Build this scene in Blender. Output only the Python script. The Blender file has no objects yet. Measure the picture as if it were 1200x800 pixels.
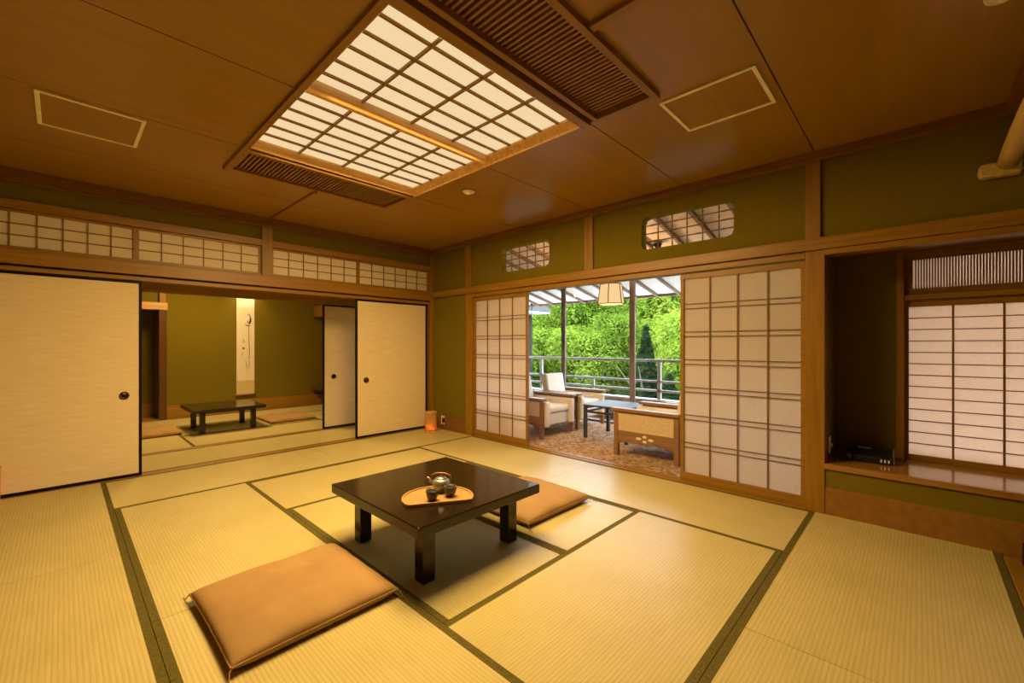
import bpy, bmesh, math, random
from mathutils import Vector, Matrix, Euler
random.seed(7)
SC = bpy.context.scene
COL = SC.collection
PI = math.pi
ZC = 2.57          # main ceiling height

# ------------------------------------------------------------------ mesh helper
class MB:
    def __init__(self):
        self.v = []; self.f = []
    def add(self, vs, fs):
        o = len(self.v)
        self.v += [tuple(p) for p in vs]
        self.f += [tuple(i + o for i in q) for q in fs]
        return self
    def box(self, x0, y0, z0, x1, y1, z1, M=None):
        if x0 > x1: x0, x1 = x1, x0
        if y0 > y1: y0, y1 = y1, y0
        if z0 > z1: z0, z1 = z1, z0
        vs = [Vector(p) for p in ((x0,y0,z0),(x1,y0,z0),(x1,y1,z0),(x0,y1,z0),(x0,y0,z1),(x1,y0,z1),(x1,y1,z1),(x0,y1,z1))]
        if M: vs = [M @ p for p in vs]
        return self.add(vs, [(0,3,2,1),(4,5,6,7),(0,1,5,4),(1,2,6,5),(2,3,7,6),(3,0,4,7)])
    def prism(self, poly, a, b, axis='z', M=None):
        """extrude a 2D polygon; axis z: (x,y), axis y: (x,z), axis x: (y,z)"""
        n = len(poly)
        def P(p, t):
            q = {'z': (p[0], p[1], t), 'y': (p[0], t, p[1]), 'x': (t, p[0], p[1])}[axis]
            q = Vector(q)
            return M @ q if M else q
        vs = [P(p, a) for p in poly] + [P(p, b) for p in poly]
        fs = [tuple(range(n - 1, -1, -1)), tuple(range(n, 2 * n))]
        fs += [(i, (i + 1) % n, n + (i + 1) % n, n + i) for i in range(n)]
        return self.add(vs, fs)
    def tube(self, pts, r, n=8, caps=True):
        pts = [Vector(p) for p in pts]
        rs = r if isinstance(r, (list, tuple)) else [r] * len(pts)
        vs = []; prev = None
        for i, p in enumerate(pts):
            t = (pts[min(i + 1, len(pts) - 1)] - pts[max(i - 1, 0)]).normalized()
            if prev is None:
                u = t.orthogonal().normalized()
            else:
                u = (prev - t * prev.dot(t)).normalized()
            prev = u
            w = t.cross(u)
            for k in range(n):
                a = 2 * PI * k / n
                vs.append(p + (u * math.cos(a) + w * math.sin(a)) * rs[i])
        fs = []
        for i in range(len(pts) - 1):
            for k in range(n):
                fs.append((i*n + k, i*n + (k+1) % n, (i+1)*n + (k+1) % n, (i+1)*n + k))
        if caps:
            fs.append(tuple(range(n - 1, -1, -1)))
            fs.append(tuple((len(pts)-1)*n + k for k in range(n)))
        return self.add(vs, fs)
    def lathe(self, prof, n=32, c=(0,0,0), M=None):
        """prof: list of (r, z)"""
        c = Vector(c); vs = []; fs = []
        for r, z in prof:
            for k in range(n):
                a = 2 * PI * k / n
                p = Vector((r * math.cos(a), r * math.sin(a), z))
                vs.append((M @ p if M else p) + c)
        m = len(prof)
        for i in range(m - 1):
            for k in range(n):
                fs.append((i*n + k, i*n + (k+1) % n, (i+1)*n + (k+1) % n, (i+1)*n + k))
        if prof[0][0] > 1e-6: fs.append(tuple(range(n - 1, -1, -1)))
        if prof[-1][0] > 1e-6: fs.append(tuple((m-1)*n + k for k in range(n)))
        return self.add(vs, fs)

def obj(name, mb, mat, parent=None, bevel=0.0, smooth=False, loc=None, seg=2, fix=True):
    me = bpy.data.meshes.new(name)
    me.from_pydata(mb.v, [], mb.f)
    if fix:
        bm = bmesh.new(); bm.from_mesh(me)
        bmesh.ops.remove_doubles(bm, verts=bm.verts, dist=1e-6)
        bmesh.ops.recalc_face_normals(bm, faces=bm.faces)
        bm.to_mesh(me); bm.free()
    me.materials.append(mat)
    o = bpy.data.objects.new(name, me)
    COL.objects.link(o)
    if loc: o.location = loc
    if parent: o.parent = parent
    if bevel:
        m = o.modifiers.new('bevel', 'BEVEL'); m.width = bevel; m.segments = seg
        m.limit_method = 'ANGLE'; m.angle_limit = math.radians(40)
    if smooth:
        for p in me.polygons: p.use_smooth = True
    return o

def tag(o, label=None, cat=None, group=None, kind=None):
    if label: o['label'] = label
    if cat: o['category'] = cat
    if group: o['group'] = group
    if kind: o['kind'] = kind
    return o

def thing(name, label, cat, loc=(0,0,0), rz=0.0, group=None, kind=None):
    o = bpy.data.objects.new(name, None); COL.objects.link(o)
    o.empty_display_size = 0.05
    o.location = loc; o.rotation_euler = (0, 0, rz)
    return tag(o, label, cat, group, kind)

def struct(name, mb, mat, label=None, bevel=0.0, smooth=False):
    o = obj(name, mb, mat, None, bevel, smooth)
    tag(o, label, None, None, 'structure')
    return o

def dup(root, loc, rz, label, group=None):
    r = root.copy(); COL.objects.link(r); r.location = loc; r.rotation_euler = (0, 0, rz)
    r['label'] = label
    if group: r['group'] = group
    for ch in list(root.children):
        c = ch.copy(); COL.objects.link(c); c.parent = r
        for g in list(ch.children):
            d = g.copy(); COL.objects.link(d); d.parent = c
    return r

# ------------------------------------------------------------------ materials
def newmat(name):
    m = bpy.data.materials.new(name); m.use_nodes = True
    nt = m.node_tree; b = nt.nodes['Principled BSDF']
    return m, nt, b

def N(nt, kind, **kw):
    n = nt.nodes.new(kind)
    for k, v in kw.items():
        if hasattr(n, k): setattr(n, k, v)
    return n

def coords(nt, scale=(1,1,1)):
    tc = N(nt, 'ShaderNodeTexCoord'); mp = N(nt, 'ShaderNodeMapping')
    mp.inputs['Scale'].default_value = scale
    nt.links.new(tc.outputs['Object'], mp.inputs['Vector'])
    return mp.outputs['Vector']

def ramp(nt, fac, c0, c1, p0=0.3, p1=0.7):
    r = N(nt, 'ShaderNodeValToRGB')
    r.color_ramp.elements[0].position = p0; r.color_ramp.elements[0].color = (*c0, 1)
    r.color_ramp.elements[1].position = p1; r.color_ramp.elements[1].color = (*c1, 1)
    nt.links.new(fac, r.inputs['Fac'])
    return r.outputs['Color']

def noise(nt, vec, scale, detail=3.0, rough=0.55):
    n = N(nt, 'ShaderNodeTexNoise')
    n.inputs['Scale'].default_value = scale; n.inputs['Detail'].default_value = detail
    n.inputs['Roughness'].default_value = rough
    nt.links.new(vec, n.inputs['Vector'])
    return n.outputs['Fac']

def bump(nt, b, height, strength=0.2, dist=0.01):
    n = N(nt, 'ShaderNodeBump')
    n.inputs['Strength'].default_value = strength; n.inputs['Distance'].default_value = dist
    nt.links.new(height, n.inputs['Height']); nt.links.new(n.outputs['Normal'], b.inputs['Normal'])

def plain(name, c, rough=0.6, spec=0.4, var=0.12, nscale=8.0, bstr=0.0, bscale=60.0, metal=0.0):
    m, nt, b = newmat(name)
    v = coords(nt)
    f = noise(nt, v, nscale)
    lo = tuple(x * (1 - var) for x in c); hi = tuple(min(1, x * (1 + var)) for x in c)
    nt.links.new(ramp(nt, f, lo, hi), b.inputs['Base Color'])
    b.inputs['Roughness'].default_value = rough
    b.inputs['Specular IOR Level'].default_value = spec
    b.inputs['Metallic'].default_value = metal
    if bstr: bump(nt, b, noise(nt, v, bscale, 2.0), bstr, 0.004)
    return m

def wood(name, c, axis='z', rough=0.4, var=0.22, spec=0.4, scale=1.0, coat=0.0):
    m, nt, b = newmat(name)
    s = {'x': (1.2, 26, 26), 'y': (26, 1.2, 26), 'z': (26, 26, 1.2)}[axis]
    v = coords(nt, tuple(k * scale for k in s))
    f = noise(nt, v, 1.6, 6.0, 0.6)
    lo = tuple(x * (1 - var) for x in c); hi = tuple(min(1, x * (1 + var)) for x in c)
    nt.links.new(ramp(nt, f, lo, hi), b.inputs['Base Color'])
    b.inputs['Roughness'].default_value = rough
    b.inputs['Specular IOR Level'].default_value = spec
    b.inputs['Coat Weight'].default_value = coat
    bump(nt, b, f, 0.06, 0.003)
    return m

def emit(name, c, strength):
    m, nt, b = newmat(name)
    b.inputs['Base Color'].default_value = (*[x * 0.3 for x in c], 1)
    b.inputs['Emission Color'].default_value = (*c, 1)
    b.inputs['Emission Strength'].default_value = strength
    b.inputs['Roughness'].default_value = 0.7
    return m, nt, b

def paper(name, c, trans=0.45):
    """thin translucent paper"""
    m, nt, b = newmat(name)
    v = coords(nt, (1, 1, 1))
    f = noise(nt, v, 45, 4)
    lo = tuple(x * 0.95 for x in c)
    colr = ramp(nt, f, lo, c)
    d = N(nt, 'ShaderNodeBsdfDiffuse'); t = N(nt, 'ShaderNodeBsdfTranslucent'); mx = N(nt, 'ShaderNodeMixShader')
    nt.links.new(colr, d.inputs['Color']); nt.links.new(colr, t.inputs['Color'])
    mx.inputs['Fac'].default_value = trans
    nt.links.new(d.outputs[0], mx.inputs[1]); nt.links.new(t.outputs[0], mx.inputs[2])
    nt.links.new(mx.outputs[0], nt.nodes['Material Output'].inputs['Surface'])
    return m

# woods
WX = wood('cedar_x', (0.285, 0.142, 0.011), 'x')
WY = wood('cedar_y', (0.285, 0.142, 0.011), 'y')
WZ = wood('cedar_z', (0.285, 0.142, 0.011), 'z')
WBOARD = wood('lacquered_board', (0.33, 0.155, 0.03), 'y', rough=0.16, spec=0.6, coat=0.3)
WDK = wood('dark_cedar_y', (0.21, 0.095, 0.016), 'y', rough=0.5)
WBURL = plain('burl_panel', (0.27, 0.13, 0.022), 0.4, 0.4, 0.16, 22)
WPALE = wood('pale_log_x', (0.60, 0.44, 0.16), 'x', 0.4)
WLITE = wood('light_frame', (0.60, 0.36, 0.12), 'x', 0.45)
WRAIL = wood('light_rail', (0.78, 0.47, 0.18), 'x', 0.45)
WARM = wood('chair_wood', (0.27, 0.145, 0.07), 'y', 0.4)
WRAFT = wood('rafter_wood', (0.24, 0.15, 0.10), 'x', 0.6)
WALLG = plain('green_plaster', (0.180, 0.136, 0.011), 0.95, 0.1, 0.04, 20, 0.08, 300)
CEIL = wood('ceiling_board', (0.325, 0.172, 0.017), 'x', rough=0.30, var=0.10, spec=0.45, scale=0.5)
CEILDK = plain('ceiling_gap', (0.05, 0.022, 0.006), 0.8)
BLK = plain('black_lacquer_frame', (0.009, 0.004, 0.002), 0.4, 0.15)
LACQ = plain('table_lacquer', (0.017, 0.010, 0.004), 0.15, 0.5, 0.12, 5)
DARKPULL = plain('pull_bronze', (0.07, 0.03, 0.012), 0.4, 0.5, 0.2, 30, metal=0.4)
IVORY = plain('ivory_plastic', (0.80, 0.70, 0.50), 0.5)
PHONE = plain('phone_plastic', (0.010, 0.010, 0.012), 0.3, 0.5)
KEYS = plain('phone_keys', (0.75, 0.70, 0.66), 0.4)
HATCH = plain('hatch_frame_paint', (0.92, 0.86, 0.68), 0.45)
GREYM = plain('weathered_rail', (0.40, 0.37, 0.35), 0.6, 0.4, 0.15, 20)
MULL = plain('brown_metal', (0.24, 0.18, 0.155), 0.45, 0.4)
WHITEB = plain('soffit_board', (0.80, 0.76, 0.73), 0.8, 0.2, 0.06, 6)
VBOARD = wood('veranda_ceiling_board', (0.72, 0.54, 0.38), 'y', 0.7, var=0.15)
FABW = plain('chair_cream_fabric', (0.80, 0.73, 0.65), 0.9, 0.1, 0.08, 40, 0.3, 300)
FABB = plain('chair_beige_panel', (0.64, 0.50, 0.32), 0.8, 0.2, 0.10, 40, 0.2, 300)
STEELT = plain('side_table_dark', (0.060, 0.062, 0.072), 0.5, 0.25)
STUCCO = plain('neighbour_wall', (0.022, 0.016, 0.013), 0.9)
ROOFG = plain('neighbour_roof', (0.075, 0.077, 0.08), 0.7)
TIN = plain('teapot_metal', (0.30, 0.29, 0.27), 0.40, 0.5, 0.2, 60, metal=0.6)
CUPM = plain('cup_glaze', (0.075, 0.066, 0.05), 0.35, 0.5, 0.2, 40)
TRAYM = wood('tray_bamboo', (0.43, 0.245, 0.085), 'x', 0.45, var=0.12)
INK = plain('ink', (0.05, 0.035, 0.03), 0.9)
INKR = plain('red_ink', (0.35, 0.10, 0.06), 0.9)
SCROLLP = plain('scroll_paper', (0.80, 0.72, 0.55), 0.9, 0.1, 0.05, 20)
SCROLLM = plain('scroll_mount', (0.62, 0.50, 0.26), 0.9, 0.1, 0.10, 60)
SCROLLT = plain('scroll_top_mount', (0.86, 0.80, 0.66), 0.9, 0.1, 0.04, 60)
CUSH = plain('cushion_cloth', (0.37, 0.228, 0.092), 0.9, 0.1, 0.10, 5, 0.35, 25)
CUSHP = plain('cushion_piping', (0.38, 0.225, 0.085), 0.9, 0.1)
HERI = plain('mat_border_cloth', (0.115, 0.095, 0.022), 0.9, 0.1, 0.35, 160)
SHOJI = paper('shoji_paper', (0.84, 0.75, 0.68), 0.58)
SHOJI2 = paper('pinkish_shoji_paper', (0.75, 0.61, 0.51), 0.5)
RANMA = paper('transom_paper', (0.88, 0.80, 0.62), 0.45)
DARKIN = plain('louvre_dark', (0.035, 0.016, 0.006), 0.8)
SLAT = wood('louvre_slat', (0.33, 0.165, 0.055), 'y', 0.5)

# fusuma paper: cream with faint horizontal wave streaks
FUS, _nt, _b = newmat('fusuma_paper')
_v = coords(_nt, (3, 3, 40))
_f = noise(_nt, _v, 1.5, 4)
_nt.links.new(ramp(_nt, _f, (0.72, 0.58, 0.32), (0.80, 0.66, 0.39)), _b.inputs['Base Color'])
_b.inputs['Roughness'].default_value = 0.75; _b.inputs['Specular IOR Level'].default_value = 0.2
bump(_nt, _b, _f, 0.15, 0.003)

# tatami: ribs along the mat's local y, faint cross weave, straw colour
TAT, _nt, _b = newmat('tatami_rush')
tc = N(_nt, 'ShaderNodeTexCoord'); sx = N(_nt, 'ShaderNodeSeparateXYZ')
_nt.links.new(tc.outputs['Object'], sx.inputs[0])
m1 = N(_nt, 'ShaderNodeMath', operation='MULTIPLY'); m1.inputs[1].default_value = 2 * PI / 0.0165
_nt.links.new(sx.outputs['X'], m1.inputs[0])
m2 = N(_nt, 'ShaderNodeMath', operation='SINE'); _nt.links.new(m1.outputs[0], m2.inputs[0])
m3 = N(_nt, 'ShaderNodeMath', operation='MULTIPLY_ADD'); m3.inputs[1].default_value = 0.5; m3.inputs[2].default_value = 0.5
_nt.links.new(m2.outputs[0], m3.inputs[0])
mp = N(_nt, 'ShaderNodeMapping'); mp.inputs['Scale'].default_value = (160, 5, 1)
_nt.links.new(tc.outputs['Object'], mp.inputs['Vector'])
fn = noise(_nt, mp.outputs['Vector'], 1.0, 3)
fl = noise(_nt, tc.outputs['Object'], 2.2, 2)
c1 = ramp(_nt, fn, (0.53, 0.44, 0.18), (0.61, 0.51, 0.225))
c2 = ramp(_nt, fl, (0.90, 0.92, 0.86), (1.0, 1.0, 1.0))
mxc = N(_nt, 'ShaderNodeMix', data_type='RGBA', blend_type='MULTIPLY'); mxc.inputs[0].default_value = 1.0
_nt.links.new(c1, mxc.inputs[6]); _nt.links.new(c2, mxc.inputs[7])
mxd = N(_nt, 'ShaderNodeMix', data_type='RGBA', blend_type='MULTIPLY'); mxd.inputs[0].default_value = 1.0
c3 = ramp(_nt, m3.outputs[0], (0.86, 0.84, 0.78), (1.0, 1.0, 1.0), 0.0, 0.5)
_nt.links.new(mxc.outputs[2], mxd.inputs[6]); _nt.links.new(c3, mxd.inputs[7])
_nt.links.new(mxd.outputs[2], _b.inputs['Base Color'])
_b.inputs['Roughness'].default_value = 0.36; _b.inputs['Specular IOR Level'].default_value = 0.19
bump(_nt, _b, m3.outputs[0], 0.10, 0.002)

# veranda carpet: brown-beige with scrolly darker figures
CARP, _nt, _b = newmat('patterned_carpet')
_v = coords(_nt)
n1 = N(_nt, 'ShaderNodeTexNoise'); n1.inputs['Scale'].default_value = 9; n1.inputs['Detail'].default_value = 2
n1.inputs['Distortion'].default_value = 2.5
_nt.links.new(_v, n1.inputs['Vector'])
_nt.links.new(ramp(_nt, n1.outputs['Fac'], (0.27, 0.155, 0.075), (0.50, 0.36, 0.23), 0.42, 0.56), _b.inputs['Base Color'])
_b.inputs['Roughness'].default_value = 0.95; _b.inputs['Specular IOR Level'].default_value = 0.1
bump(_nt, _b, noise(_nt, _v, 200, 2), 0.3, 0.004)

# window glass (thin pane)
GLASS, _nt, _b = newmat('window_glass')
tr = N(_nt, 'ShaderNodeBsdfTransparent'); gl = N(_nt, 'ShaderNodeBsdfGlossy'); mx = N(_nt, 'ShaderNodeMixShader')
gl.inputs['Roughness'].default_value = 0.02; tr.inputs['Color'].default_value = (0.96, 0.97, 0.96, 1)
mx.inputs['Fac'].default_value = 0.02
_nt.links.new(tr.outputs[0], mx.inputs[1]); _nt.links.new(gl.outputs[0], mx.inputs[2])
_nt.links.new(mx.outputs[0], _nt.nodes['Material Output'].inputs['Surface'])

def foliage(name, lo, hi):
    m, nt, b = newmat(name)
    oi = N(nt, 'ShaderNodeObjectInfo')
    v = coords(nt)
    f = noise(nt, v, 1.6, 3)
    add = N(nt, 'ShaderNodeMath', operation='MULTIPLY_ADD'); add.inputs[1].default_value = 0.35; 
    nt.links.new(oi.outputs['Random'], add.inputs[0]); nt.links.new(f, add.inputs[2])
    colr = ramp(nt, add.outputs[0], lo, hi, 0.40, 0.95)
    d = N(nt, 'ShaderNodeBsdfDiffuse'); t = N(nt, 'ShaderNodeBsdfTranslucent'); mx = N(nt, 'ShaderNodeMixShader')
    nt.links.new(colr, d.inputs['Color']); nt.links.new(colr, t.inputs['Color'])
    mx.inputs['Fac'].default_value = 0.4
    nt.links.new(d.outputs[0], mx.inputs[1]); nt.links.new(t.outputs[0], mx.inputs[2])
    nt.links.new(mx.outputs[0], nt.nodes['Material Output'].inputs['Surface'])
    return m
LEAF = foliage('maple_leaf', (0.062, 0.115, 0.011), (0.28, 0.37, 0.042))
LEAFD = foliage('conifer_leaf', (0.012, 0.028, 0.010), (0.036, 0.075, 0.022))
BARK = plain('bark', (0.12, 0.09, 0.06), 0.9, 0.1, 0.3, 10)
HILL = plain('hill_undergrowth', (0.05, 0.11, 0.015), 1.0, 0.05, 0.5, 1.5)

PANEL, _nt, _b = emit('light_diffuser', (0.96, 0.76, 0.45), 0.80)
LAMPP, _, _ = emit('lamp_shade_paper', (1.0, 0.72, 0.34), 0.82)

# lantern: warm glow low down where the bulb sits
LANT = paper('lantern_paper', (0.80, 0.46, 0.20), 0.55)
BULB, _, _ = emit('lantern_bulb', (1.0, 0.62, 0.30), 1.6)

# ------------------------------------------------------------------ floors and tatami
mb = MB(); mb.box(-5.35, -6.4, -0.25, 0.0, 0.0, -0.045); struct('floor', mb, WDK, 'sub floor under the tatami mats of the main room')
mb = MB(); mb.box(-5.35, 0.0, -0.25, 0.45, 4.15, -0.045); struct('floor_annex', mb, WDK, 'sub floor under the tatami mats of the back room')

MATG = 'tatami mats'
def tatami(x0, x1, y0, y1, label, longaxis):
    """borders run along the long axis"""
    cx, cy = (x0 + x1) / 2, (y0 + y1) / 2
    w, l = abs(x1 - x0), abs(y1 - y0)
    rz = 0
    if longaxis == 'x': w, l = l, w; rz = PI / 2
    g = 0.0012
    root = thing('tatami_mat', label, 'tatami mat', (cx, cy, -0.045), rz, MATG)
    b = MB(); b.box(-w/2 + 0.034, -l/2 + g, 0, w/2 - 0.034, l/2 - g, 0.045)
    obj('rush_cover', b, TAT, root)
    for s in (-1, 1):
        b = MB(); b.box(s * (w/2 - 0.0338), -l/2 + g, 0, s * (w/2 - g), l/2 - g, 0.046)
        h = obj('cloth_border', b, HERI, root); h['label'] = 'dark olive cloth border'
    return root
X = [0, -0.885, -1.77, -2.655, -3.54, -4.425, -5.31]
Y = [0, -0.897, -1.795, -2.692, -3.59, -4.487, -5.384]
tatami(X[2], X[0], Y[1], Y[0], 'tatami mat along the sliding doors ending at the corner lantern', 'x')
tatami(X[4], X[2], Y[1], Y[0], 'tatami mat lying across the open doorway to the back room', 'x')
tatami(X[5], X[4], Y[2], Y[0], 'tatami mat in front of the big left sliding door', 'y')
tatami(X[5], X[4], Y[4], Y[2], 'tatami mat in the lower left corner, left of the dark double border', 'y')
tatami(X[4], X[3], Y[3], Y[1], 'tatami mat behind the front cushion, left of the low table', 'y')
tatami(X[4], X[3], Y[5], Y[3], 'tatami mat beneath the front cushion at the bottom of the view', 'y')
tatami(X[3], X[1], Y[2], Y[1], 'tatami mat just beyond the far edge of the low table', 'x')
tatami(X[3], X[2], Y[4], Y[2], 'shaded tatami mat on which the low table stands', 'y')
tatami(X[2], X[1], Y[4], Y[2], 'tatami mat beneath the cushion on the right side of the low table', 'y')
tatami(X[1], X[0], Y[3], Y[1], 'tatami mat by the left shoji door, shiny with daylight', 'y')
tatami(X[1], X[0], Y[5], Y[3], 'tatami mat in front of the right shoji door', 'y')
tatami(X[3], X[1], Y[5], Y[4], 'tatami mat in the right foreground between cushion and right double border', 'x')
tatami(X[2], X[0], Y[6], Y[5], 'tatami mat beside the window seat at the right edge', 'x')
tatami(X[4], X[2], Y[6], Y[5], 'tatami mat at the bottom right, cut by the lower picture edge', 'x')
mb = MB(); mb.box(X[6], Y[4], -0.045, X[5], Y[0], 0.0).box(X[6], Y[6], -0.045, X[4], Y[4], 0.0); struct('floor_matting', mb, TAT, 'rush matting at the viewer side of the room')
# back room mats
tatami(-2.62, -0.85, 0.10, 0.92, 'tatami mat just inside the doorway, between the two wooden thresholds', 'x')
tatami(-4.40, -2.62, 0.10, 0.92, 'tatami mat inside the doorway at left, seen past the big sliding door', 'x')
tatami(-0.85, 0.40, 0.10, 0.92, 'short tatami mat between the two right sliding doors', 'x')
tatami(-2.69, -0.90, 1.00, 1.80, 'back room tatami mat in front of the small low table', 'x')
tatami(-3.58, -2.69, 1.00, 2.72, 'back room tatami mat at left beneath the left cushion', 'y')
tatami(-2.69, -0.90, 1.80, 2.66, 'back room tatami mat on which the small low table stands', 'x')
tatami(-0.90, -0.02, 1.00, 2.72, 'back room tatami mat at the right, beyond the right cushion', 'y')
tatami(-2.69, -0.90, 2.66, 3.50, 'back room tatami mat along the green wall with the scroll', 'x')
tatami(-4.45, -2.69, 2.72, 3.50, 'back room tatami mat along the wall by the dark post', 'x')
tatami(-0.90, 0.40, 2.72, 3.50, 'back room tatami mat in the right back corner', 'x')
# thresholds
def trim(n, mb, mat, label, bevel=0.003):
    return struct('trim_%d' % n, mb, mat, label, bevel)
T = [0]
def TR(mat, label, *boxes, bevel=0.003):
    T[0] += 1
    b = MB()
    for q in boxes: b.box(*q)
    return trim(T[0], b, mat, label, bevel)
TR(WX, 'wooden threshold below the sliding doors', (-5.35, 0.0, -0.045, 0.0, 0.020, 0.004), (-5.35, 0.024, -0.045, 0.0, 0.060, 0.003), (-5.35, 0.064, -0.045, 0.0, 0.10, 0.004))
TR(WX, 'second wooden threshold in the back room', (-5.35, 0.92, -0.045, 0.45, 0.945, 0.004), (-5.35, 0.949, -0.045, 0.45, 0.97, 0.003), (-5.35, 0.974, -0.045, 0.45, 1.0, 0.004))

# ------------------------------------------------------------------ left wall (sliding doors, y = 0)
b = MB(); b.box(-5.35, 0.02, 2.34, 0.0, 0.10, 2.62); struct('wall_left', b, WALLG, 'green plaster strip above the transoms')
b = MB(); b.box(-5.35, 0.0, -0.25, -4.46, 0.10, 1.775); struct('wall_left_end', b, WALLG, 'green plaster left of the sliding doors')
TR(WX, 'nageshi beam above the sliding doors', (-5.35, -0.025, 1.835, -0.045, 0.10, 1.945))
TR(WX, 'head track of the sliding doors', (-5.35, 0.0, 1.782, -0.02, 0.012, 1.833), (-5.35, 0.046, 1.782, -0.02, 0.055, 1.833), (-5.35, 0.088, 1.782, -0.02, 0.10, 1.833), (-5.35, 0.0, 1.815, -0.02, 0.10, 1.834))
TR(WX, 'rail above the transom lattices', (-5.35, -0.01, 2.27, -0.045, 0.10, 2.34))
TR(WX, 'sill rail below the transom lattices', (-5.35, -0.012, 1.946, -0.045, 0.10, 1.962))
TR(WDK, 'cornice along the left wall', (-5.35, -0.055, 2.50, 0.0, 0.02, 2.568), (-5.35, -0.03, 2.475, 0.0, 0.02, 2.50))
TR(WZ, 'short post between the transom bays', (-2.285, -0.015, 1.946, -2.178, 0.02, 2.50))
TR(WZ, 'corner post between left and right wall', (-0.045, -0.02, 0.0, 0.02, 0.10, 2.57))
TR(WZ, 'left jamb post of the sliding door opening', (-4.52, -0.01, 0.0, -4.41, 0.10, 1.78))

def lattice_window(n, x0, x1, z0, z1, nx, nz, label, y=0.045):
    root = thing('window_%d' % n, label, 'window', ((x0+x1)/2, y, z0), 0, None, 'structure')
    w = (x1 - x0) / 2; h = z1 - z0
    b = MB()
    b.box(-w, -0.018, 0, w, 0.018, 0.018).box(-w, -0.018, h - 0.018, w, 0.018, h)
    b.box(-w, -0.018, 0.018, -w + 0.02, 0.018, h - 0.018).box(w - 0.02, -0.018, 0.018, w, 0.018, h - 0.018)
    obj('window_frame', b, WX, root)
    b = MB()
    for i in range(1, nx):
        x = -w + 0.02 + (2*w - 0.04) * i / nx
        b.box(x - 0.0035, -0.012, 0.018, x + 0.0035, 0.0, h - 0.018)
    for i in range(1, nz):
        z = 0.018 + (h - 0.036) * i / nz
        b.box(-w + 0.02, -0.011, z - 0.0035, w - 0.02, 0.0, z + 0.0035)
    obj('lattice', b, WDK, root)
    b = MB(); b.box(-w + 0.015, 0.001, 0.012, w - 0.015, 0.002, h - 0.012); obj('paper_pane', b, RANMA, root)
    return root
ZT0, ZT1 = 1.9625, 2.2695
lattice_window(1, -4.42, -3.33, ZT0, ZT1, 7, 3, 'paper transom lattice above the big left sliding door')
lattice_window(2, -3.33, -2.285, ZT0, ZT1, 6, 3, 'paper transom lattice above the doorway, left of the short post')
lattice_window(3, -2.178, -1.145, ZT0, ZT1, 6, 3, 'paper transom lattice right of the short post')
lattice_window(4, -1.145, -0.045, ZT0, ZT1, 6, 3, 'paper transom lattice nearest the room corner')

def fusuma(n, x0, x1, y, label, hx, h=1.775):
    root = thing('door_%d' % n, label, 'sliding door', ((x0+x1)/2, y, 0.005), 0, None, 'structure')
    w = (x1 - x0) / 2; t = 0.014; fr = 0.022
    b = MB()
    b.box(-w, -t, 0, w, t, fr + 0.004).box(-w, -t, h - fr, w, t, h)
    b.box(-w, -t, fr, -w + fr, t, h - fr).box(w - fr, -t, fr, w, t, h - fr)
    obj('door_frame', b, BLK, root, 0.003)
    b = MB(); b.box(-w + fr, -t + 0.005, fr, w - fr, t - 0.005, h - fr); obj('door_panel', b, FUS, root)
    R = Matrix.Rotation(PI/2, 4, 'X')
    b = MB(); b.lathe([(0.0, 0.001), (0.020, 0.001), (0.024, 0.004), (0.026, 0.012), (0.034, 0.012), (0.036, 0.0), (0.034, -0.004)], 28, (hx - (x0+x1)/2, -t + 0.006, 0.738), R)
    obj('door_handle', b, DARKPULL, root, smooth=True)
    return root
fusuma(1, -4.395, -3.29, 0.030, 'big cream sliding door filling the left edge of the view', -3.413)
fusuma(2, -4.41, -3.30, 0.071, 'second cream sliding door stacked behind the big left one', -4.30)
fusuma(3, -1.18, -0.08, 0.030, 'cream sliding door right of the doorway, next to the room corner', -1.04)
fusuma(4, -1.14, -0.045, 0.071, 'sliding door stacked behind the one by the room corner, only its black edge showing', -0.20)
fusuma(5, -1.20, -0.10, 0.955, 'narrow looking pale sliding door set back inside the back room', -1.045, 1.765)

# ------------------------------------------------------------------ back room (y > 0)
b = MB(); b.box(-2.66, 3.55, -0.25, 0.45, 3.65, 2.62); struct('wall_annex_back', b, WALLG, 'green back wall holding the scroll')
b = MB(); b.box(-5.35, 4.05, -0.25, -2.66, 4.15, 2.62); b.box(-2.72, 3.65, -0.25, -2.66, 4.05, 2.62); b.box(-5.35, 3.58, 1.87, -2.72, 3.66, 2.62)
struct('wall_annex_alcove', b, WALLG, 'green alcove wall left of the dark post')
b = MB(); b.box(-5.45, 0.10, -0.25, -5.35, 4.15, 2.62); struct('wall_annex_left', b, WALLG, 'green side wall of the back room')
b = MB(); b.box(0.45, 0.10, -0.25, 0.55, 4.15, 2.62); struct('wall_annex_right', b, WALLG, 'green right wall of the back room')
b = MB(); b.box(-5.45, 0.02, 2.62, 0.55, 4.15, 2.70); struct('ceiling_annex', b, CEIL, 'board ceiling of the back room')
TR(WX, 'inner lintel across the back room', (-5.35, 0.915, 1.78, 0.45, 1.005, 1.935))
TR(WX, 'wood baseboard under the scroll wall', (-2.62, 3.502, -0.045, 0.45, 3.55, 0.215))
TR(WX, 'wood baseboard of the alcove', (-5.35, 4.03, 0.0, -2.72, 4.05, 0.215), (-5.35, 3.50, -0.045, -2.72, 4.05, 0.01))
TR(wood('dark_post', (0.11, 0.048, 0.012), 'z', 0.35), 'dark wooden alcove post', (-2.72, 3.50, -0.045, -2.62, 3.66, 1.755))
TR(WLITE, 'pale alcove lintel left of the scroll', (-5.35, 3.50, 1.755, -2.61, 3.67, 1.87))
TR(WZ, 'upper alcove post', (-2.71, 3.53, 1.87, -2.63, 3.58, 2.62))

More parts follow.
